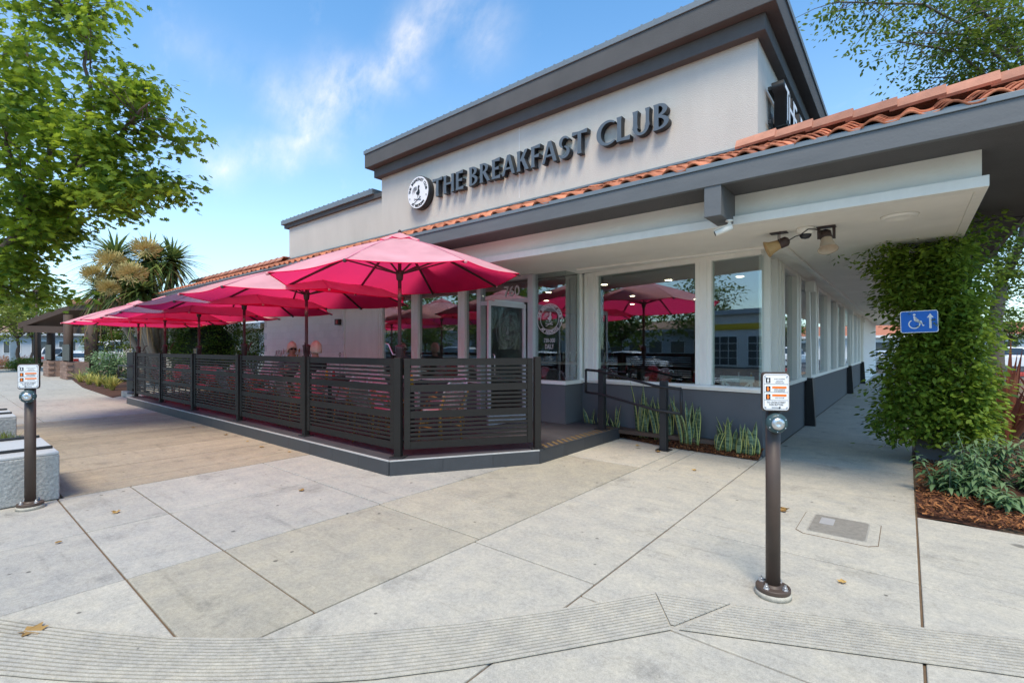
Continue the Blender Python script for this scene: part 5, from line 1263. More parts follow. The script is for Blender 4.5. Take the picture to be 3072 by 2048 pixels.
# ================================================================== trees and foliage
def leaf_cloud(name, m, parent, centres, per, spread, size, shape, droop=.5, kind=None, flat=.5, lvfn=None):
    """many separate leaves gathered round twig points; shape is a fan outline in the leaf's own plane"""
    a = MB(); lv = []; V = []; F = []
    for c, sc in centres:
        tone = random.random() * .55
        for i in range(per):
            o = Vector((random.gauss(0, 1), random.gauss(0, 1), random.gauss(0, flat))) * spread * sc
            p = c + o
            d = Vector((o.x + random.gauss(0, .5) * spread, o.y + random.gauss(0, .5) * spread, -droop * spread + random.gauss(0, .35) * spread)).normalized()
            n = Vector((random.gauss(0, .45), random.gauss(0, .45), 1)); s_ = d.cross(n)
            if s_.length < 1e-3: continue
            s_.normalize(); n = s_.cross(d); L_ = size * random.uniform(.6, 1.25); b = len(V); cv = random.uniform(.05, .3)
            for x, y in shape: V.append(p + s_ * x * L_ + d * y * L_ + n * (-cv * L_ * (x * x * 1.5 + y * y * .35)))
            k = len(shape)
            t = min(1, max(0, tone + random.random() * .45))
            for j in range(1, k - 1): F.append((b, b + j, b + j + 1)); lv.append(t)
    a.v = V; a.f = F
    o = a.build(name, m, parent, kind=kind); o.data.attributes.new('lv', 'FLOAT', 'FACE').data.foreach_set('value', lv); return o
OVAL = [(0, 0), (.24, .3), (.22, .62), (0, 1), (-.22, .62), (-.24, .3)]
OAKL = [(0, 0), (.12, .12), (.42, .10), (.24, .30), (.52, .46), (.22, .52), (.34, .80), (.10, .74), (0, 1.0), (-.10, .74), (-.34, .80), (-.22, .52), (-.52, .46), (-.24, .30), (-.42, .10), (-.12, .12)]
def limb(mb, path, r0, r1, n=8):
    m = len(path); mb.tube(path, [r0 + (r1 - r0) * i / (m - 1) for i in range(m)], n)
def wig(a, b, n=5, amp=.08):
    a = Vector(a); b = Vector(b); L_ = (b - a).length
    return [a.lerp(b, i / n) + (Vector((random.gauss(0, 1), random.gauss(0, 1), random.gauss(0, .6))) * amp * L_ * math.sin(math.pi * i / n)) for i in range(n + 1)]
# --- big oak on the left
M_oak = leafmat('oak_leaf', (.028, .095, .016), (.30, .42, .035), .55)
oak = thing('oak_tree', at(-120, 1010, 8.3) * Vector((1, 1, 0)) if False else (at(-140, 800, 8.2).x, at(-140, 800, 8.2).y, 0), 'large oak with bright yellow green lobed leaves at the left edge', 'tree')
ob = Vector((oak.location.x, oak.location.y, 0)); fork = at(-60, 640, 8.2); tr = MB()
limb(tr, [ob, ob.lerp(fork, .5) + Vector((.05, .03, 0)), fork], .17, .13, 12)
br_ = [ # (from, to) limbs as seen: px, py, depth
 ((-60, 640, 8.2), (75, 500, 8.0), (165, 400, 7.9), .085), ((165, 400, 7.9), (205, 250, 7.8), (212, 10, 7.7), .05), ((75, 500, 8.0), (120, 300, 8.4), (40, 60, 8.6), .05), ((165, 400, 7.9), (270, 320, 7.6), (345, 235, 7.3), .035),
 ((75, 500, 8.0), (210, 460, 8.2), (370, 430, 8.2), .04), ((-60, 640, 8.2), (-80, 300, 8.0), (-60, 0, 8.0), .09), ((-60, 640, 8.2), (30, 560, 9.2), (90, 420, 9.8), .06), ((205, 250, 7.8), (280, 230, 7.8), (330, 205, 7.7), .025), ((212, 60, 7.7), (160, 20, 7.7), (130, 20, 7.7), .02), ((75, 500, 8), (20, 380, 7.2), (10, 250, 7), .04), ((-60, 640, 8.2), (20, 660, 8.5), (90, 690, 9), .04)]
cen = []
for p0, p1, p2, r0 in br_:
    a, b, c = at(*p0), at(*p1), at(*p2); path = wig(a, b, 4, .03)[:-1] + wig(b, c, 5, .04); limb(tr, path, r0, .012)
    for i in range(26):
        u = random.uniform(.30, 1.0); q = a.lerp(b, u * 2) if u < .5 else b.lerp(c, u * 2 - 1)
        tip = q + Vector((random.gauss(0, .42), random.gauss(0, .42), random.gauss(.02, .26))) * (1.15 - .55 * u)
        limb(tr, wig(q, tip, 2, .06), .010, .003, 5); cen.append((tip, random.uniform(.6, 1.15)))
for px, py, w_, n_, sx, sy in ((70, 440, 8.0, 46, 95, 120), (30, 200, 8.2, 38, 55, 110), (95, 535, 8.4, 36, 75, 45), (15, 600, 8.2, 40, 60, 45), (210, 330, 7.8, 26, 70, 40), (265, 440, 8.0, 36, 75, 40), (130, 270, 8.3, 22, 50, 40), (310, 425, 8.1, 16, 50, 28)):
    for i in range(n_): cen.append((at(px + random.gauss(0, .6) * sx, py + random.gauss(0, .6) * sy, w_ + random.gauss(0, .5)), random.uniform(.7, 1.2)))
tr.build('trunk', M_bark, oak, True); leaf_cloud('crown', M_oak, oak, cen, 24, .18, .115, OAKL, .6)
# --- generic trees
M_green = leafmat('green_leaf', (.022, .062, .010), (.17, .25, .03), .4); M_green2 = leafmat('mid_leaf', (.05, .10, .015), (.26, .30, .05), .4); M_dkgreen = leafmat('hedge_leaf', (.02, .06, .010), (.18, .28, .04), .3)
def tree(name, label, base, h_, crown_c, rad, n, per, size, m, bark=M_bark, spread=.16, group=None, r0=.12, shape=OVAL):
    t = thing(name, base, label, 'tree', group=group); base = Vector(base); tb = MB(); cc = Vector(crown_c); cs = []
    fork = base + Vector((0, 0, h_)) ; limb(tb, wig(base, fork, 4, .03), r0, r0 * .75, 10)
    for i in range(9):
        d = Vector((random.gauss(0, 1), random.gauss(0, 1), random.uniform(-.1, 1.2))).normalized(); e = cc + Vector((d.x * rad[0], d.y * rad[1], d.z * rad[2])) * .75; limb(tb, wig(fork, e, 5, .05), r0 * .5, .015, 7)
        for j in range(5): q = fork.lerp(e, random.uniform(.45, 1)); limb(tb, wig(q, q + Vector((random.gauss(0, .35), random.gauss(0, .35), random.gauss(.1, .3))) * rad[0] * .5, 2, .05), .015, .005, 5)
    for i in range(n):
        d = Vector((random.gauss(0, 1), random.gauss(0, 1), random.gauss(0, 1))).normalized() * (random.random() ** .38) * random.uniform(.82, 1.12); cs.append((cc + Vector((d.x * rad[0], d.y * rad[1], d.z * rad[2])), random.uniform(.6, 1.3)))
    tb.build('trunk', bark, t, True); leaf_cloud('crown', m, t, cs, per, spread, size, shape, .4); return t
# right hand tree: trunk behind the ivy column, crown over the roof
rt = thing('street_tree', (at(2290, 800, 12).x, at(2290, 800, 12).y, 0), 'small leaved tree behind the ivy column with crown above the tile roof', 'tree')
tb = MB(); b0 = Vector(rt.location); p1 = at(2285, 740, 12.0); p2 = at(2300, 650, 12)
limb(tb, [b0, at(2288, 820, 12), p1, p2], .17, .13, 10)
ce = []
for pts, r0 in (([(2300, 650, 12), (2345, 560, 11.6), (2390, 300, 11), (2345, 130, 10.4), (2300, 30, 10)], .10), ([(2390, 300, 11), (2330, 160, 10.2), (2230, 80, 9.7), (2100, 75, 9.2)], .06), ([(2390, 300, 11), (2330, 230, 10.4), (2200, 120, 10), (2060, 95, 9.6)], .05), ([(2300, 650, 12), (2280, 560, 12.2), (2310, 420, 12.4)], .07), ([(2345, 560, 11.6), (2420, 480, 11.4), (2480, 350, 11)], .06), ([(2390, 300, 11), (2360, 180, 11), (2250, 170, 10.6), (2140, 180, 10.3)], .04), ([(2345, 130, 10.4), (2250, 20, 10), (2150, -60, 9.8)], .05), ([(2345, 130, 10.4), (2120, 10, 9.4), (1920, 5, 9.0)], .03)):
    pp_ = [at(*q) for q in pts]; limb(tb, pp_, r0, .012, 8)
    for i in range(42):
        u = random.uniform(.35, 1) * (len(pp_) - 1); k = min(int(u), len(pp_) - 2); q = pp_[k].lerp(pp_[k+1], u - k); tip = q + Vector((random.gauss(0, .45), random.gauss(0, .45), random.gauss(-.05, .28))); limb(tb, wig(q, tip, 2, .08), .009, .003, 5); ce.append((tip, random.uniform(.6, 1.2)))
for i in range(230): ce.append((at(2310 + random.gauss(0, 48), 590 + random.gauss(0, 80), 12 + random.gauss(0, .6)), random.uniform(.7, 1.2)))
for i in range(110): ce.append((at(2290 + random.gauss(0, 75), 70 + random.gauss(0, 50), 10.2 + random.gauss(0, .6)), random.uniform(.7, 1.2)))
tb.build('trunk', mat('bark_grey', (.17, .14, .115), .9, .2, 10, .4, 30), rt, True); leaf_cloud('crown', M_green, rt, ce, 26, .17, .095, OVAL, .5)
# --- ivy column
M_ivy = leafmat('ivy_leaf', (.030, .085, .010), (.30, .42, .05), .4)
iv = thing('ivy_column', (.36, 8.55, 0), 'porch column completely overgrown with glossy green climbing jasmine', 'column')
MB().b2((.09, 8.30, 0), (.53, 8.75, 2.862)).build('column_shaft', M_base, iv, bevel=.01)
cs = []
def ivy_pt():
    z_ = random.uniform(.30, 2.80); f = z_ / 2.8; wl = .30 + .10 * math.sin(z_ * 2.1 + .6) + (.20 if z_ > 2.1 else .10 * random.random()); wr = .33 + .10 * math.sin(z_ * 1.7)
    s_ = random.random()
    if s_ < .55: return Vector((.31 + random.uniform(-wl, wr), 8.24 - random.uniform(0, .24) * (1 + .5 * f), z_))
    if s_ < .8: return Vector((.31 - wl + random.gauss(0, .09), 8.30 + random.uniform(-.1, .55), z_))
    return Vector((.31 + wr + random.gauss(0, .1), 8.30 + random.uniform(-.1, .55), z_))
cs = [(ivy_pt(), random.uniform(.6, 1.1)) for i in range(1700)]
for i in range(40): cs.append((Vector((-.15 + random.gauss(0, .22), 8.2 + random.uniform(-.2, .4), random.uniform(2.0, 2.85))), .8))
for i in range(34): cs.append((Vector((.55 + random.uniform(-.2, .35), 8.15 + random.uniform(-.1, .4), random.uniform(2.75, 3.15))), .8))
for i in range(150):
    q = ivy_pt(); q = q + Vector((random.gauss(0, .10), random.uniform(-.16, 0), random.gauss(0, .05))); cs.append((q, .55))
leaf_cloud('leaf', M_ivy, iv, cs, 13, .085, .075, OVAL, .5, kind='stuff', flat=.8)
vn = MB()
for i in range(26): p = ivy_pt(); limb(vn, wig(p, p + Vector((random.gauss(-.15, .12), random.gauss(-.03, .05), random.uniform(-.5, .3))), 4, .1), .004, .0015, 4)
vn.build('vine_stem', M_bark, iv)
# accessible route sign
ac = thing('accessible_route_sign', (.13, 7.93, 1.6), 'blue wheelchair access sign with white up arrow on the ivy column', 'sign')
M_blue = mat('sign_blue', (.012, .14, .56), .4, .05, 10)
RA = TH - .50; MA_ = Matrix.Translation((.115, 7.76, 1.83)) @ Matrix.Rotation(RA * .35, 4, 'Z') @ Matrix.Rotation(R(90), 4, 'X') @ Matrix.Rotation(R(1.5), 4, 'Z')
def acp(name, pts, z_, m, par, th=.0):
    n = len(pts); mb = MB()
    if th: mb.add([MA_ @ Vector((*p, z_)) for p in pts] + [MA_ @ Vector((*p, z_ - th)) for p in pts], [tuple(range(n)), tuple(range(n, 2*n))[::-1]] + [(i, n+i, n+(i+1) % n, (i+1) % n) for i in range(n)])
    else: mb.add([MA_ @ Vector((*p, z_)) for p in pts], [tuple(range(n))])
    return mb.build(name, m, par)
def rrect(w_, h_, r_): return [(cx_ + r_ * math.cos(R(a0 + 18 * k)), cy_ + r_ * math.sin(R(a0 + 18 * k))) for cx_, cy_, a0 in ((w_-r_, h_-r_, 0), (-w_+r_, h_-r_, 90), (-w_+r_, -h_+r_, 180), (w_-r_, -h_+r_, 270)) for k in range(6)]
pl_ = acp('plate', rrect(.180, .135, .025), 0, M_signface, ac, .004); acp('blue_field', rrect(.172, .127, .02), .0012, M_blue, pl_)
acp('arrow', [(.095, -.085), (.117, -.085), (.117, .045), (.138, .045), (.106, .095), (.074, .045), (.095, .045)], .0024, M_signface, pl_)
wc = Vector((-.045, -.028)); ri = []
def arcq(r0, r1, a0, a1, z_):
    mb = MB(); n = 26
    mb.add([MA_ @ Vector((wc.x + r_ * math.cos(R(a0 + (a1-a0) * k / n)), wc.y + r_ * math.sin(R(a0 + (a1-a0) * k / n)), z_)) for r_ in (r0, r1) for k in range(n+1)], [(k, n+1+k, n+2+k, k+1) for k in range(n)]); return mb.build('wheel', M_signface, pl_)
arcq(.046, .058, 120, 375, .0024)
acp('figure', [(-.052, .07), (-.038, .07), (-.034, .022), (.0, .022), (.0, .010), (-.032, .010), (-.031, -.002), (.014, -.002), (.035, -.058), (.052, -.050), (.049, -.040), (.040, -.043), (.022, .012), (-.046, .012)], .0028, M_signface, pl_); acp('figure_head', [(-.043 + .013 * math.cos(2*math.pi*k/12), .088 + .013 * math.sin(2*math.pi*k/12)) for k in range(12)], .0028, M_signface, pl_)
# --- cabbage palm, hedge, shrubs left of the building
M_palm = leafmat('palm_leaf', (.045, .095, .030), (.22, .28, .07), .25); M_dead = leafmat('dead_leaf', (.20, .12, .05), (.36, .25, .11), .1); M_flow = leafmat('palm_flower', (.36, .28, .09), (.58, .49, .21), .1)
pl = thing('cabbage_palm', (at(360, 800, 20).x, at(360, 800, 20).y, 0), 'cabbage palm with spiky heads and big tan flower clusters behind the far umbrellas', 'palm')
tk = MB(); hb0 = at(365, 830, 20); hb0.z = 0
heads = [(265, 590, 17.6, 1.5), (345, 600, 18, 1.6), (395, 600, 18.4, 1.35), (300, 645, 17.4, 1.5), (325, 670, 17.2, 1.35), (235, 665, 17.8, 1.3)]
for j, (px, py, w_, s_) in enumerate(heads): e = at(px, py, w_); limb(tk, wig(hb0 + Vector((random.gauss(0, .15), random.gauss(0, .15), 0)), hb0.lerp(e, .45), 3, .03)[:-1] + wig(hb0.lerp(e, .45), e, 3, .04), .20 - .02 * j, .11, 9)
limb(tk, [at(405, 822, 20.2) * Vector((1, 1, 0)), at(410, 790, 20.2), at(395, 745, 20.2), at(370, 700, 20.0)], .21, .15, 9)
tk.build('trunk', M_bark_l, pl, True)
def spiky(e, n, L_, m, name, up=.35, wd=.035, down=False):
    lf = MB(); lv = []
    for i in range(n):
        d = Vector((random.gauss(0, 1), random.gauss(0, 1), random.gauss(up, .8))).normalized(); l2 = L_ * random.uniform(.6, 1.1); s_ = d.cross(Vector((0, 0, 1))).normalized() if abs(d.z) < .98 else Vector((1, 0, 0)); v = random.random(); pts = []
        for j in range(5):
            u = j / 4; p = e + d * l2 * u - Vector((0, 0, l2 * (.32 if not down else .8) * u * u)); q = wd * (1 - .9 * u ** 2) ; pts += [p - s_ * q, p + s_ * q]
        lf.add(pts, [(2*j, 2*j+1, 2*j+3, 2*j+2) for j in range(4)]); lv += [v] * 4
    o = lf.build(name, m, pl, kind='stuff'); o.data.attributes.new('lv', 'FLOAT', 'FACE').data.foreach_set('value', lv)
for px, py, w_, s_ in heads: spiky(at(px, py, w_), 230, s_, M_palm, 'leaf_head', .3, .045); spiky(at(px, py + 14, w_), 26, s_ * .85, M_dead, 'dead_skirt', -.6, .03, True)
def flower(px, py, w_, r_):
    e = at(px, py, w_); mb = MB(); lv = []
    for i in range(900):
        d = Vector((random.gauss(0, 1), random.gauss(0, 1), random.gauss(.25, .8))).normalized(); p = e + Vector((d.x * r_, d.y * r_, d.z * r_ * .8)) * random.uniform(.2, 1); q = d.orthogonal().normalized() * .012; l2 = random.uniform(.05, .13); up = (d + Vector((0, 0, .5))).normalized()
        mb.add([p - q, p + q, p + up * l2 + q, p + up * l2 - q], [(0, 1, 2, 3)]); lv.append(random.random())
    o = mb.build('flower_cluster', M_flow, pl, kind='stuff'); o.data.attributes.new('lv', 'FLOAT', 'FACE').data.foreach_set('value', lv)
for q in ((336, 572, 16.4, .42), (254, 600, 16.2, .42), (300, 628, 15.8, .45), (215, 630, 16.4, .33), (250, 662, 16.2, .30)): flower(*q)
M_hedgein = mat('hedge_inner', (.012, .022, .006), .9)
def shrub(name, label, c, rad, n, per, size, m, cat='hedge', spread=.12, dense=False):
    t = thing(name, (c[0], c[1], 0), label, cat); cs = []; st = MB(); c = Vector(c)
    for i in range(n):
        d = Vector((random.gauss(0, 1), random.gauss(0, 1), random.gauss(0, 1))).normalized(); k = random.uniform(.75, 1.05) if dense else random.random() ** .4; sup = 1 / max(abs(d.x), abs(d.y), abs(d.z)) ** .45
        cs.append((c + Vector((d.x * rad[0], d.y * rad[1], d.z * rad[2])) * k * sup, random.uniform(.6, 1.3)))
    for i in range(7): limb(st, wig((c.x + random.gauss(0, rad[0] * .3), c.y + random.gauss(0, rad[1] * .3), 0), c + Vector((random.gauss(0, .5) * rad[0], random.gauss(0, .5) * rad[1], random.uniform(0, .6) * rad[2])), 3, .05), .03, .01, 6)
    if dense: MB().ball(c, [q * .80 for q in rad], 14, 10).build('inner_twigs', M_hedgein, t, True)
    st.build('stem', M_bark, t, True); leaf_cloud('foliage', m, t, cs, per, spread, size, OVAL, .3); return t
def gp(px, py): d = ray(px, py); k = -EYE / d.z; return Vector((0, 0, EYE)) + d * k
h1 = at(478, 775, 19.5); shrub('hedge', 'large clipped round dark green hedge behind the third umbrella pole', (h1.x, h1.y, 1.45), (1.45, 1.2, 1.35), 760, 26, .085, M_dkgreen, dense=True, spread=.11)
h2 = at(585, 790, 17.5); shrub('shrub', 'looser dark shrub against the end of the white brick wall', (h2.x, h2.y, 1.25), (.8, .7, 1.15), 220, 24, .08, M_dkgreen, 'shrub')
h3 = at(425, 780, 20.5); shrub('hedge', 'green shrub between the two palm trunks and the round hedge', (h3.x, h3.y, 1.4), (.8, .8, 1.3), 200, 22, .09, M_green, 'shrub')
h4 = at(255, 840, 21.5); shrub('shrub', 'feathery grey green shrub beside the pergola column', (h4.x, h4.y, .7), (.8, .8, .75), 170, 20, .11, M_sage, 'shrub')
h5 = at(255, 770, 25); shrub('shrub', 'leafy small tree between pergola posts and palm', (h5.x, h5.y, 2.0), (1.2, 1.2, .9), 130, 18, .13, M_green, 'shrub')

# ================================================================== pergola on the left
M_wooddk = mat('dark_timber', (.070, .043, .030), .7, .3, 6, .2, 30, streak=(6, 6, 1)); M_brick_r = mat('red_brick', (.26, .165, .125), .85, .25, 6, .3, 40, rnd=.5)
per = thing('timber_pergola', (at(170, 800, 27).x, at(170, 800, 27).y, 0), 'dark timber walkway shelter with clay ridge on brick piers at the left', 'pergola')
cols_ = [(210, 869, 5.2, .44), (157, 868, 4.7, .31), (117, 862, 4.2, .29), (86, 846, 3.7, .34)]
cp = []
for px, py, zt, wd in cols_:
    p = gp(px, py); cp.append(p); MB().tube([(p.x, p.y, 0), (p.x, p.y, 3.2)], wd * .62, 12).build('column', M_wooddk, per, True)
for i in (1, 2):
    p = cp[i]; bm_ = MB().box((0, 0, 0), (.43, .22, .12)).mesh('brick', M_brick_r)
    MB().box((p.x + .9, p.y + .1, .42), (1.9, .8, .82)).build('brick_pier', M_brick_r, per)
    for r in range(6):
        for c in range(4): inst(bm_, 'brick', Matrix.Translation((p.x + .22 + c * .45 + (.12 if r % 2 else 0), p.y - .21, .08 + r * .135)), per)
    MB().box((p.x + .9, p.y - .2, 1.30), (1.9, .05, .8)).build('screen_panel', M_black, per)
# roof as a low gable with its end towards us
e0 = at(41, 742, 26); pk = at(160, 700, 25); e2 = at(275, 697, 24.0)
ax_ = Vector((-.10, 1, 0)).normalized(); ridge_d = Vector((.55, .83, 0)).normalized() * 9
rf = MB(); th_ = Vector((0, 0, .28))
for a, b in ((e0, pk), (pk, e2)):
    q = [a, b, b + ridge_d, a + ridge_d]; rf.add([v for v in q] + [v - th_ for v in q], [(0,1,2,3),(7,6,5,4),(0,4,5,1),(1,5,6,2),(2,6,7,3),(3,7,4,0)])
rf.build('roof', M_wooddk, per)
MB().bar(at(60, 755, 26), at(240, 760, 24.5), .25, .35).build('beam', M_wooddk, per)
for k in range(9):
    a = pk.lerp(e2, k / 8.5) + Vector((0, 0, .10)); b = pk.lerp(e2, (k + .95) / 8.5) + Vector((0, 0, .13)); MB().tube([a, b], [.15, .18], 10).build('ridge_cap', M_cap, per, True)
# boulder
bo = gp(193, 868); bl = MB().ball((bo.x, bo.y, .28), (.62, .5, .42), 14, 9).build('boulder', mat('boulder_stone', (.24, .18, .13), .9, .25, 3, .8, 6, world=True), None, True); tag(bl, 'rounded brown boulder at the foot of the nearest pergola column', 'boulder')
bd = MB(); bp_ = [gp(160, 868), gp(190, 890), gp(258, 913), gp(300, 905), gp(300, 870), gp(215, 862)]
bd.poly([(p.x, p.y) for p in bp_][::-1], -.01, .012); o = bd.build('mulch', M_mulch); tag(o, 'mulch bed with yellow plants left of the patio', 'mulch', kind='structure')

# ================================================================== vehicles
M_carwhite = mat('car_white', (.78, .79, .80), .25, .02, 3, spec=.6); M_carsilver = mat('car_silver', (.50, .51, .52), .3, .02, 3, metal=.4); M_cargl = mat('car_glass', (.02, .025, .03), .08, 0, spec=.8); M_tyre = mat('tyre', (.015, .015, .015), .85); M_carblue = mat('car_dark', (.03, .035, .045), .25, spec=.6)
def car(x, y, rz, paint, label, kind='sedan', s=1.0):
    t = thing('parked_car', (x, y, -.10), label, kind if kind in ('van', 'pickup') else 'car', rz=0)
    Mx = Matrix.Translation((x, y, -.10)) @ Matrix.Rotation(rz, 4, 'Z') @ Matrix.Scale(s, 4)
    def P(name, mb, m, par=None, smooth=False, bev=0):
        mb.v = [Mx @ v for v in mb.v]; return mb.build(name, m, par or t, smooth, bevel=bev)
    H = dict(sedan=(.92, 1.42), suv=(1.05, 1.72), van=(1.15, 2.3), pickup=(1.1, 1.9))[kind]
    prof = {'sedan': [(-2.2,.35),(-2.28,.6),(-2.2,.86),(-1.7,.93),(-1.05,.97),(.95,.98),(1.7,.92),(2.2,.75),(2.28,.5),(2.2,.3)],
            'suv': [(-2.2,.4),(-2.28,.7),(-2.25,1.05),(-1.9,1.08),(.95,1.08),(1.75,1.02),(2.2,.88),(2.28,.55),(2.2,.35)],
            'van': [(-2.4,.4),(-2.45,1.1),(-2.3,1.2),(1.5,1.2),(2.1,1.12),(2.4,.95),(2.45,.5),(2.4,.35)],
            'pickup': [(-2.7,.5),(-2.75,1.05),(-2.7,1.1),(1.2,1.12),(2.2,1.05),(2.6,.95),(2.65,.55),(2.6,.42)]}[kind]
    cab = {'sedan': [(-1.75,.93),(-.95,1.38),(-.2,1.44),(.45,1.38),(1.15,.95)], 'suv': [(-2.1,1.07),(-1.85,1.62),(-1.2,1.72),(.2,1.68),(1.05,1.07)], 'van': [(-2.35,1.19),(-2.3,2.2),(-2.0,2.3),(1.0,2.28),(1.7,1.19)], 'pickup': [(-.9,1.1),(-.75,1.8),(-.4,1.9),(.6,1.86),(1.3,1.1)]}[kind]
    def ext(pr, w0, w1):
        n = len(pr); zm = max(p[1] for p in pr); z0 = min(p[1] for p in pr); mb = MB(); wz = lambda z_: w0 + (w1 - w0) * (z_ - z0) / (zm - z0)
        mb.add([(p[0], -wz(p[1]), p[1]) for p in pr] + [(p[0], wz(p[1]), p[1]) for p in pr], [tuple(range(n)), tuple(range(n, 2*n))[::-1]] + [(i, n+i, n+(i+1) % n, (i+1) % n) for i in range(n)]); return mb
    P('body', ext(prof, .88, .90), paint, bev=.05); P('cabin', ext(cab, .80, .62), paint, bev=.05)
    cxm = sum(p[0] for p in cab) / len(cab); czm = sum(p[1] for p in cab) / len(cab)
    side = [(cxm + (p[0] - cxm) * .84, czm + (p[1] - czm) * .74) for p in cab]
    for sy in (-1, 1):
        zz0 = min(p[1] for p in cab); zz1 = max(p[1] for p in cab)
        P('side_window', MB().add([(p[0], sy * (.80 + (.62 - .80) * (p[1] - zz0) / (zz1 - zz0) + .012), p[1]) for p in side], [tuple(range(len(side)))[::sy]]), M_cargl)
        for sx in (-1.35, 1.4): w_ = P('wheel', MB().lathe([(0, -.11), (.2, -.11), (.31, -.10), (.34, -.07), (.34, .07), (.31, .10), (0, .10)], (sx, sy * .82, .34), 20, axis=(0, 1, 0)), M_tyre, smooth=False); P('rim', MB().lathe([(0, .0), (.2, .0), (.21, -.01)], (sx, sy * .935, .34), 14, axis=(0, sy, 0)), M_alu, w_)
        P('headlight', MB().box((2.2, sy * .62, .70), (.16, .36, .14)), M_chrome); P('tail_light', MB().box((-2.24, sy * .68, .78), (.1, .28, .18)), M_red); P('mirror', MB().box((.85, sy * .98, 1.05), (.14, .16, .12)), paint)
    (ax0, az0), (ax1, az1) = cab[-1], cab[-2]; n_ = Vector((az0 - az1, 0, 0)); wd0, wd1 = .70, .55
    f = Vector((.02, 0, .015)); P('windscreen', MB().add([Vector((ax0 * .97 + ax1 * .03, -wd0, az0 + .03)) + f, Vector((ax0 * .97 + ax1 * .03, wd0, az0 + .03)) + f, Vector((ax1, wd1, az1 - .04)) + f, Vector((ax1, -wd1, az1 - .04)) + f], [(0, 1, 2, 3)]), M_cargl)
    (bx0, bz0), (bx1, bz1) = cab[0], cab[1]; f2 = Vector((-.02, 0, .015)); P('rear_window', MB().add([Vector((bx0, wd0, bz0 + .04)) + f2, Vector((bx0, -wd0, bz0 + .04)) + f2, Vector((bx1, -wd1, bz1 - .05)) + f2, Vector((bx1, wd1, bz1 - .05)) + f2], [(0, 1, 2, 3)]), M_cargl)
    P('grille', MB().box((2.27, 0, .52), (.04, 1.0, .16)), M_ink); P('bumper', MB().box((2.24, 0, .36), (.12, 1.6, .12)), paint, bev=.03)
p = at(172, 832, 36); car(p.x, p.y, R(190), M_carwhite, 'white sedan parked behind the pergola columns')
p = at(125, 818, 44); car(p.x, p.y, R(170), M_carsilver, 'silver sport utility car parked at the left behind the sedan', 'suv')
p = at(218, 818, 40); car(p.x, p.y, R(185), M_carwhite, 'white pickup truck seen between pergola posts', 'pickup', 1.15)
p = at(285, 826, 40); car(p.x, p.y, R(200), M_carwhite, 'white van partly hidden by the short slatted screen', 'van')
p = at(2028, 830, 37); car(p.x, p.y, R(-50), M_carsilver, 'silver car at the far end of the covered walkway')
p = at(2330, 822, 33); car(p.x, p.y, R(20), M_carwhite, 'white wagon parked at the right picture edge', 'suv')

# ================================================================== buildings behind
M_bwhite = mat('plaster_white', (.70, .70, .69), .85, .05, 2, world=True); M_bgrey = mat('plaster_grey', (.42, .45, .48), .85, .05, 2, world=True); M_roof_tan = mat('roof_tan', (.34, .22, .15), .85, .25, 8, .5, 14, world=True); M_roof_red = mat('roof_red', (.42, .16, .09), .85, .2, 6, .5, 14, world=True); M_paneG = mat('far_glass', (.06, .075, .085), .15, .1, 2)
def building(name, label, c, size, rz, wallm, roofm, nwin, zr=.9, over=.6):
    t = thing(name, (c[0], c[1], 0), label, 'building'); Mx = Matrix.Translation((c[0], c[1], -.1)) @ Matrix.Rotation(rz, 4, 'Z'); L_, D_2, H_ = size
    def P(nm, mb, m, par=None):
        mb.v = [Mx @ v for v in mb.v]; return mb.build(nm, m, par or t)
    P('wall', MB().b2((-L_/2, -D_2/2, 0), (L_/2, D_2/2, H_)), wallm)
    o = over; r = MB(); r.add([(-L_/2-o, -D_2/2-o, H_), (L_/2+o, -D_2/2-o, H_), (L_/2+o, D_2/2+o, H_), (-L_/2-o, D_2/2+o, H_), (-L_/2+1, 0, H_+zr), (L_/2-1, 0, H_+zr)], [(3,2,1,0), (0,1,5,4), (2,3,4,5), (1,2,5), (3,0,4)])
    rf_ = P('roof', r, roofm); P('eave_board', MB().b2((-L_/2-o-.02, -D_2/2-o-.06, H_-.3), (L_/2+o+.02, -D_2/2-o-.001, H_+.02)), wallm, rf_)
    for i in range(nwin):
        x = -L_/2 + L_ * (i + .5) / nwin; w_ = L_ / nwin * .32
        f_ = P('window', MB().b2((x - w_, -D_2/2 - .04, 1.0), (x + w_, -D_2/2 + .02, 2.5)), M_bwhite); P('pane', MB().b2((x - w_ + .08, -D_2/2 - .06, 1.08), (x + w_ - .08, -D_2/2 - .041, 2.42)), M_paneG, f_)
p = at(175, 800, 62); building('shop_building', 'low grey shop with tan tile roof behind the pergola', (p.x, p.y), (22, 10, 3.4), TH + .05, M_bgrey, M_roof_tan, 7, 2.0)
p = at(400, 800, 34); building('annex_building', 'beige annex wall behind the palm and hedge', (p.x - 1, p.y + 3), (9, 7, 3.2), TH - .2, mat('plaster_beige', (.50, .46, .38), .9, .06, 2), M_roof_tan, 2, 1.4, .7)
p = at(2040, 800, 62); building('far_building', 'white shop with red tile roof beyond the walkway end', (p.x + 12, p.y + 8), (46, 10, 3.3), TH - .55, M_bwhite, M_roof_red, 12, 1.6)
p = at(590, 760, 30); building('white_house', 'pale building with grey eave behind the dark shrub', (p.x, p.y + 2), (7, 6, 3.0), 0, M_bwhite, M_bgrey, 2, .6, .5)
# parking kerb, painted red
kb = thing('red_kerb', (4, 24, 0), 'red painted kerb beside the car park at the right', 'kerb')
a_ = gp(2250, 862); b_ = gp(2480, 858); MB().bar(Vector((a_.x, a_.y, .03)), Vector((b_.x, b_.y, .03)), .3, .22).build('kerb_stone', mat('red_paint', (.50, .06, .045), .7, .1, 4), kb, bevel=.02)
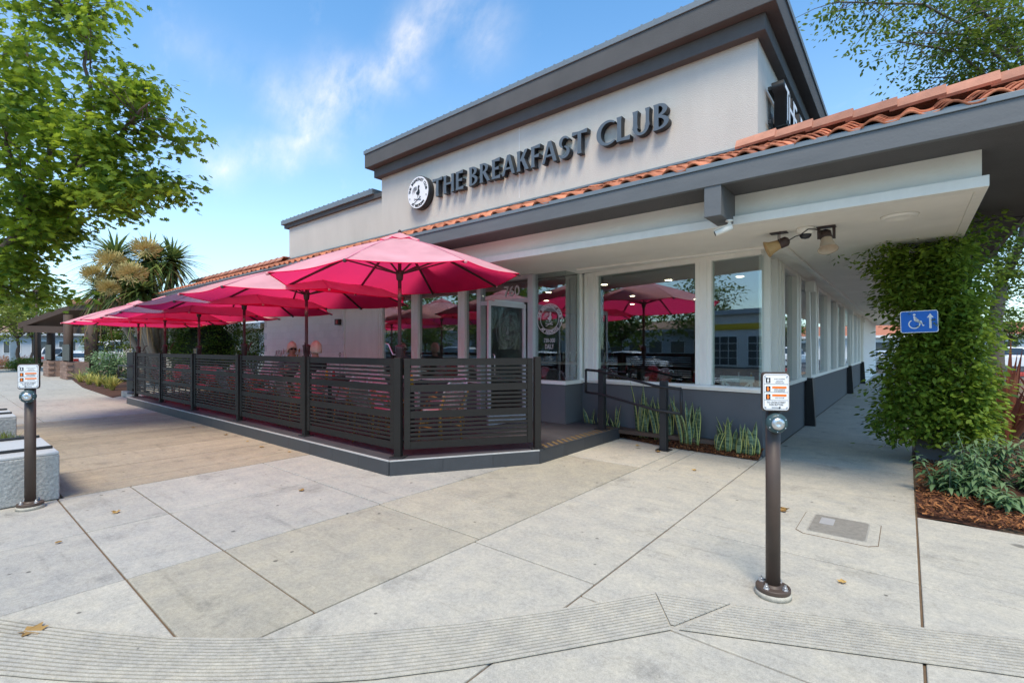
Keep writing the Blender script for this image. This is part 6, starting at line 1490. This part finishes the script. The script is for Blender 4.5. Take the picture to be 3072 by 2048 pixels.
# trees far left and right
p = at(40, 800, 34); tree('street_tree', 'yellow green tree at the far left beyond the walkway', (p.x, p.y, 0), 2.2, (p.x, p.y, 4.6), (2.6, 2.6, 1.9), 190, 20, .24, M_green2, group='trees in the background', spread=.32)
p = at(75, 800, 46); tree('street_tree', 'green tree behind the left end of the pergola roof', (p.x, p.y, 0), 2.4, (p.x, p.y, 4.8), (3.2, 3.2, 2.2), 170, 20, .3, M_green2, group='trees in the background', spread=.4)
p = at(-30, 800, 30); tree('street_tree', 'tree cut off by the left picture edge under the oak', (p.x, p.y, 0), 2.0, (p.x, p.y, 3.6), (2.4, 2.4, 1.7), 150, 20, .22, M_green2, group='trees in the background', spread=.3)
p = at(2320, 800, 40); tree('street_tree', 'dark round tree in the car park at the right', (p.x, p.y, 0), 2.2, (p.x, p.y, 3.4), (2.2, 2.2, 1.6), 120, 20, .26, M_green, group='trees in the background', spread=.32)
p = at(300, 800, 55); tree('street_tree', 'tree between the palm and the far grey shop', (p.x, p.y, 0), 2.2, (p.x, p.y, 4.0), (4.5, 4.5, 2.4), 170, 20, .36, M_green, group='trees in the background', spread=.5)
# left edge details: flower bed hedge, meter cabinet, lamp posts
hd = at(52, 842, 33); shrub('box_hedge', 'low clipped box hedge under the left end of the pergola', (hd.x, hd.y, .42), (1.6, .7, .42), 190, 18, .11, M_green, 'hedge', .13)
fb = at(18, 835, 36); shrub('flower_bed', 'bed of orange flowers and low grasses at the left edge', (fb.x, fb.y, .45), (2.2, 1.2, .5), 130, 18, .13, leafmat('flower_mix', (.10, .12, .05), (.55, .22, .12), .2), 'flowers', .2)
cbx = at(32, 800, 34); cb_ = thing('service_cabinet', (cbx.x, cbx.y, 0), 'pale blue service cabinet by the hedge at the far left', 'cabinet'); MB().box((cbx.x, cbx.y, 1.25), (.42, .42, 2.1)).build('cabinet_body', mat('cabinet_blue', (.50, .58, .66), .6), cb_, bevel=.02); MB().box((cbx.x, cbx.y, 2.32), (.46, .46, .04)).build('lid', M_alu, cb_)
lp = at(84, 800, 30); lpt = thing('lamp_post', (lp.x, lp.y, 0), 'thin dark lamp post rising behind the pergola roof', 'lamp'); MB().tube([(lp.x, lp.y, 0), (lp.x, lp.y, 5.0)], .05, 10).build('pole', M_wooddk, lpt, True); MB().lathe([(0, .2), (.16, .14), (.2, 0), (0, -.02)], (lp.x, lp.y, 5.0), 12).build('lamp_head', M_wooddk, lpt, True)

# ================================================================== across the street, seen in the window reflections
M_yellow = mat('yellow_band', (.75, .50, .03), .6); M_reddk = mat('sign_red', (.45, .04, .03), .5)
cf = thing('coffee_shop', (-15, -26, 0), 'white corner shop with yellow band across the street, mirrored in the windows', 'building')
MB().b2((-22, -36, -.1), (-8, -26, 4.4)).build('wall', M_bwhite, cf); MB().b2((-22.2, -36.2, 4.4), (-7.8, -25.6, 4.8)).build('parapet', M_bgrey, cf); MB().b2((-22.05, -25.99, 3.1), (-7.95, -25.9, 3.6)).build('band', M_yellow, cf)
for i in range(4):
    f_ = MB().b2((-21.2 + i * 3.2, -25.98, 0), (-18.8 + i * 3.2, -25.88, 2.6)).build('garage_door', M_signface, cf)
    for a in range(3):
        for b in range(4): MB().b2((-21.1 + i * 3.2 + a * .76, -25.875, .1 + b * .62), (-20.42 + i * 3.2 + a * .76, -25.86, .66 + b * .62)).build('pane', M_paneG, f_)
cs_ = thing('coffee_sign', (-11.5, -25.6, 3.7), 'yellow Coffee sign across the street, mirrored in the corner window', 'sign')
MB().b2((-13.4, -25.8, 3.65), (-9.6, -25.6, 5.2)).build('board', M_yellow, cs_)
BACK = Matrix.Rotation(math.pi, 4, 'Z') @ FRONT
put_text('Coffee', 'lettering', cs_, M_reddk, (-11.5, -25.59, 4.4), height=.9, rot=BACK)
for i, (x, y, h_, rr) in enumerate([(-24, -17, 2.2, 3.4), (-31, -20, 2.4, 3.8), (-6.5, -21, 1.6, 2.6), (-2, -26, 2, 3.6), (4, -30, 2, 4.2), (-38, -18, 2, 4.2), (-46, -22, 2.4, 4.8), (-58, -22, 2.4, 5.2), (14, -28, 2, 5), (-27, -34, 3, 5)]):
    tree('street_tree', ['broad', 'spreading', 'small bushy', 'rounded', 'tall', 'wide', 'large', 'far', 'rightmost', 'hindmost'][i] + ' street tree across the road, mirrored in the windows', (x, y, -.1), h_, (x, y, h_ + rr * .55), (rr, rr, rr * .8), 170, 16, .42, M_green, group='trees across the street', spread=.55)
for i, (x0, x1, h_) in enumerate(((-75, -48, 4.2), (-47, -23, 3.8), (-7, 26, 3.6))):
    building('shop_row', ['long low shop row far left', 'grey shop row in the middle', 'low shop row right of the corner shop'][i] + ' across the street, mirrored in glass', ((x0 + x1) / 2, -40), (x1 - x0, 10, h_), math.pi, M_bgrey, M_roof_tan, 8, 1.4)
for i, (x, y, rz, m, k) in enumerate([(-17, -9.5, 0, M_carwhite, 'sedan'), (-23.5, -9.4, 0, M_carsilver, 'suv'), (-30, -9.6, 3.14, M_carblue, 'sedan'), (-36.5, -9.5, 0, M_carwhite, 'suv')]):
    car(x, y, rz, m, ['white sedan', 'silver sport utility car', 'dark sedan', 'white sport utility car'][i] + ' parked across the street, mirrored in the entrance windows', k)
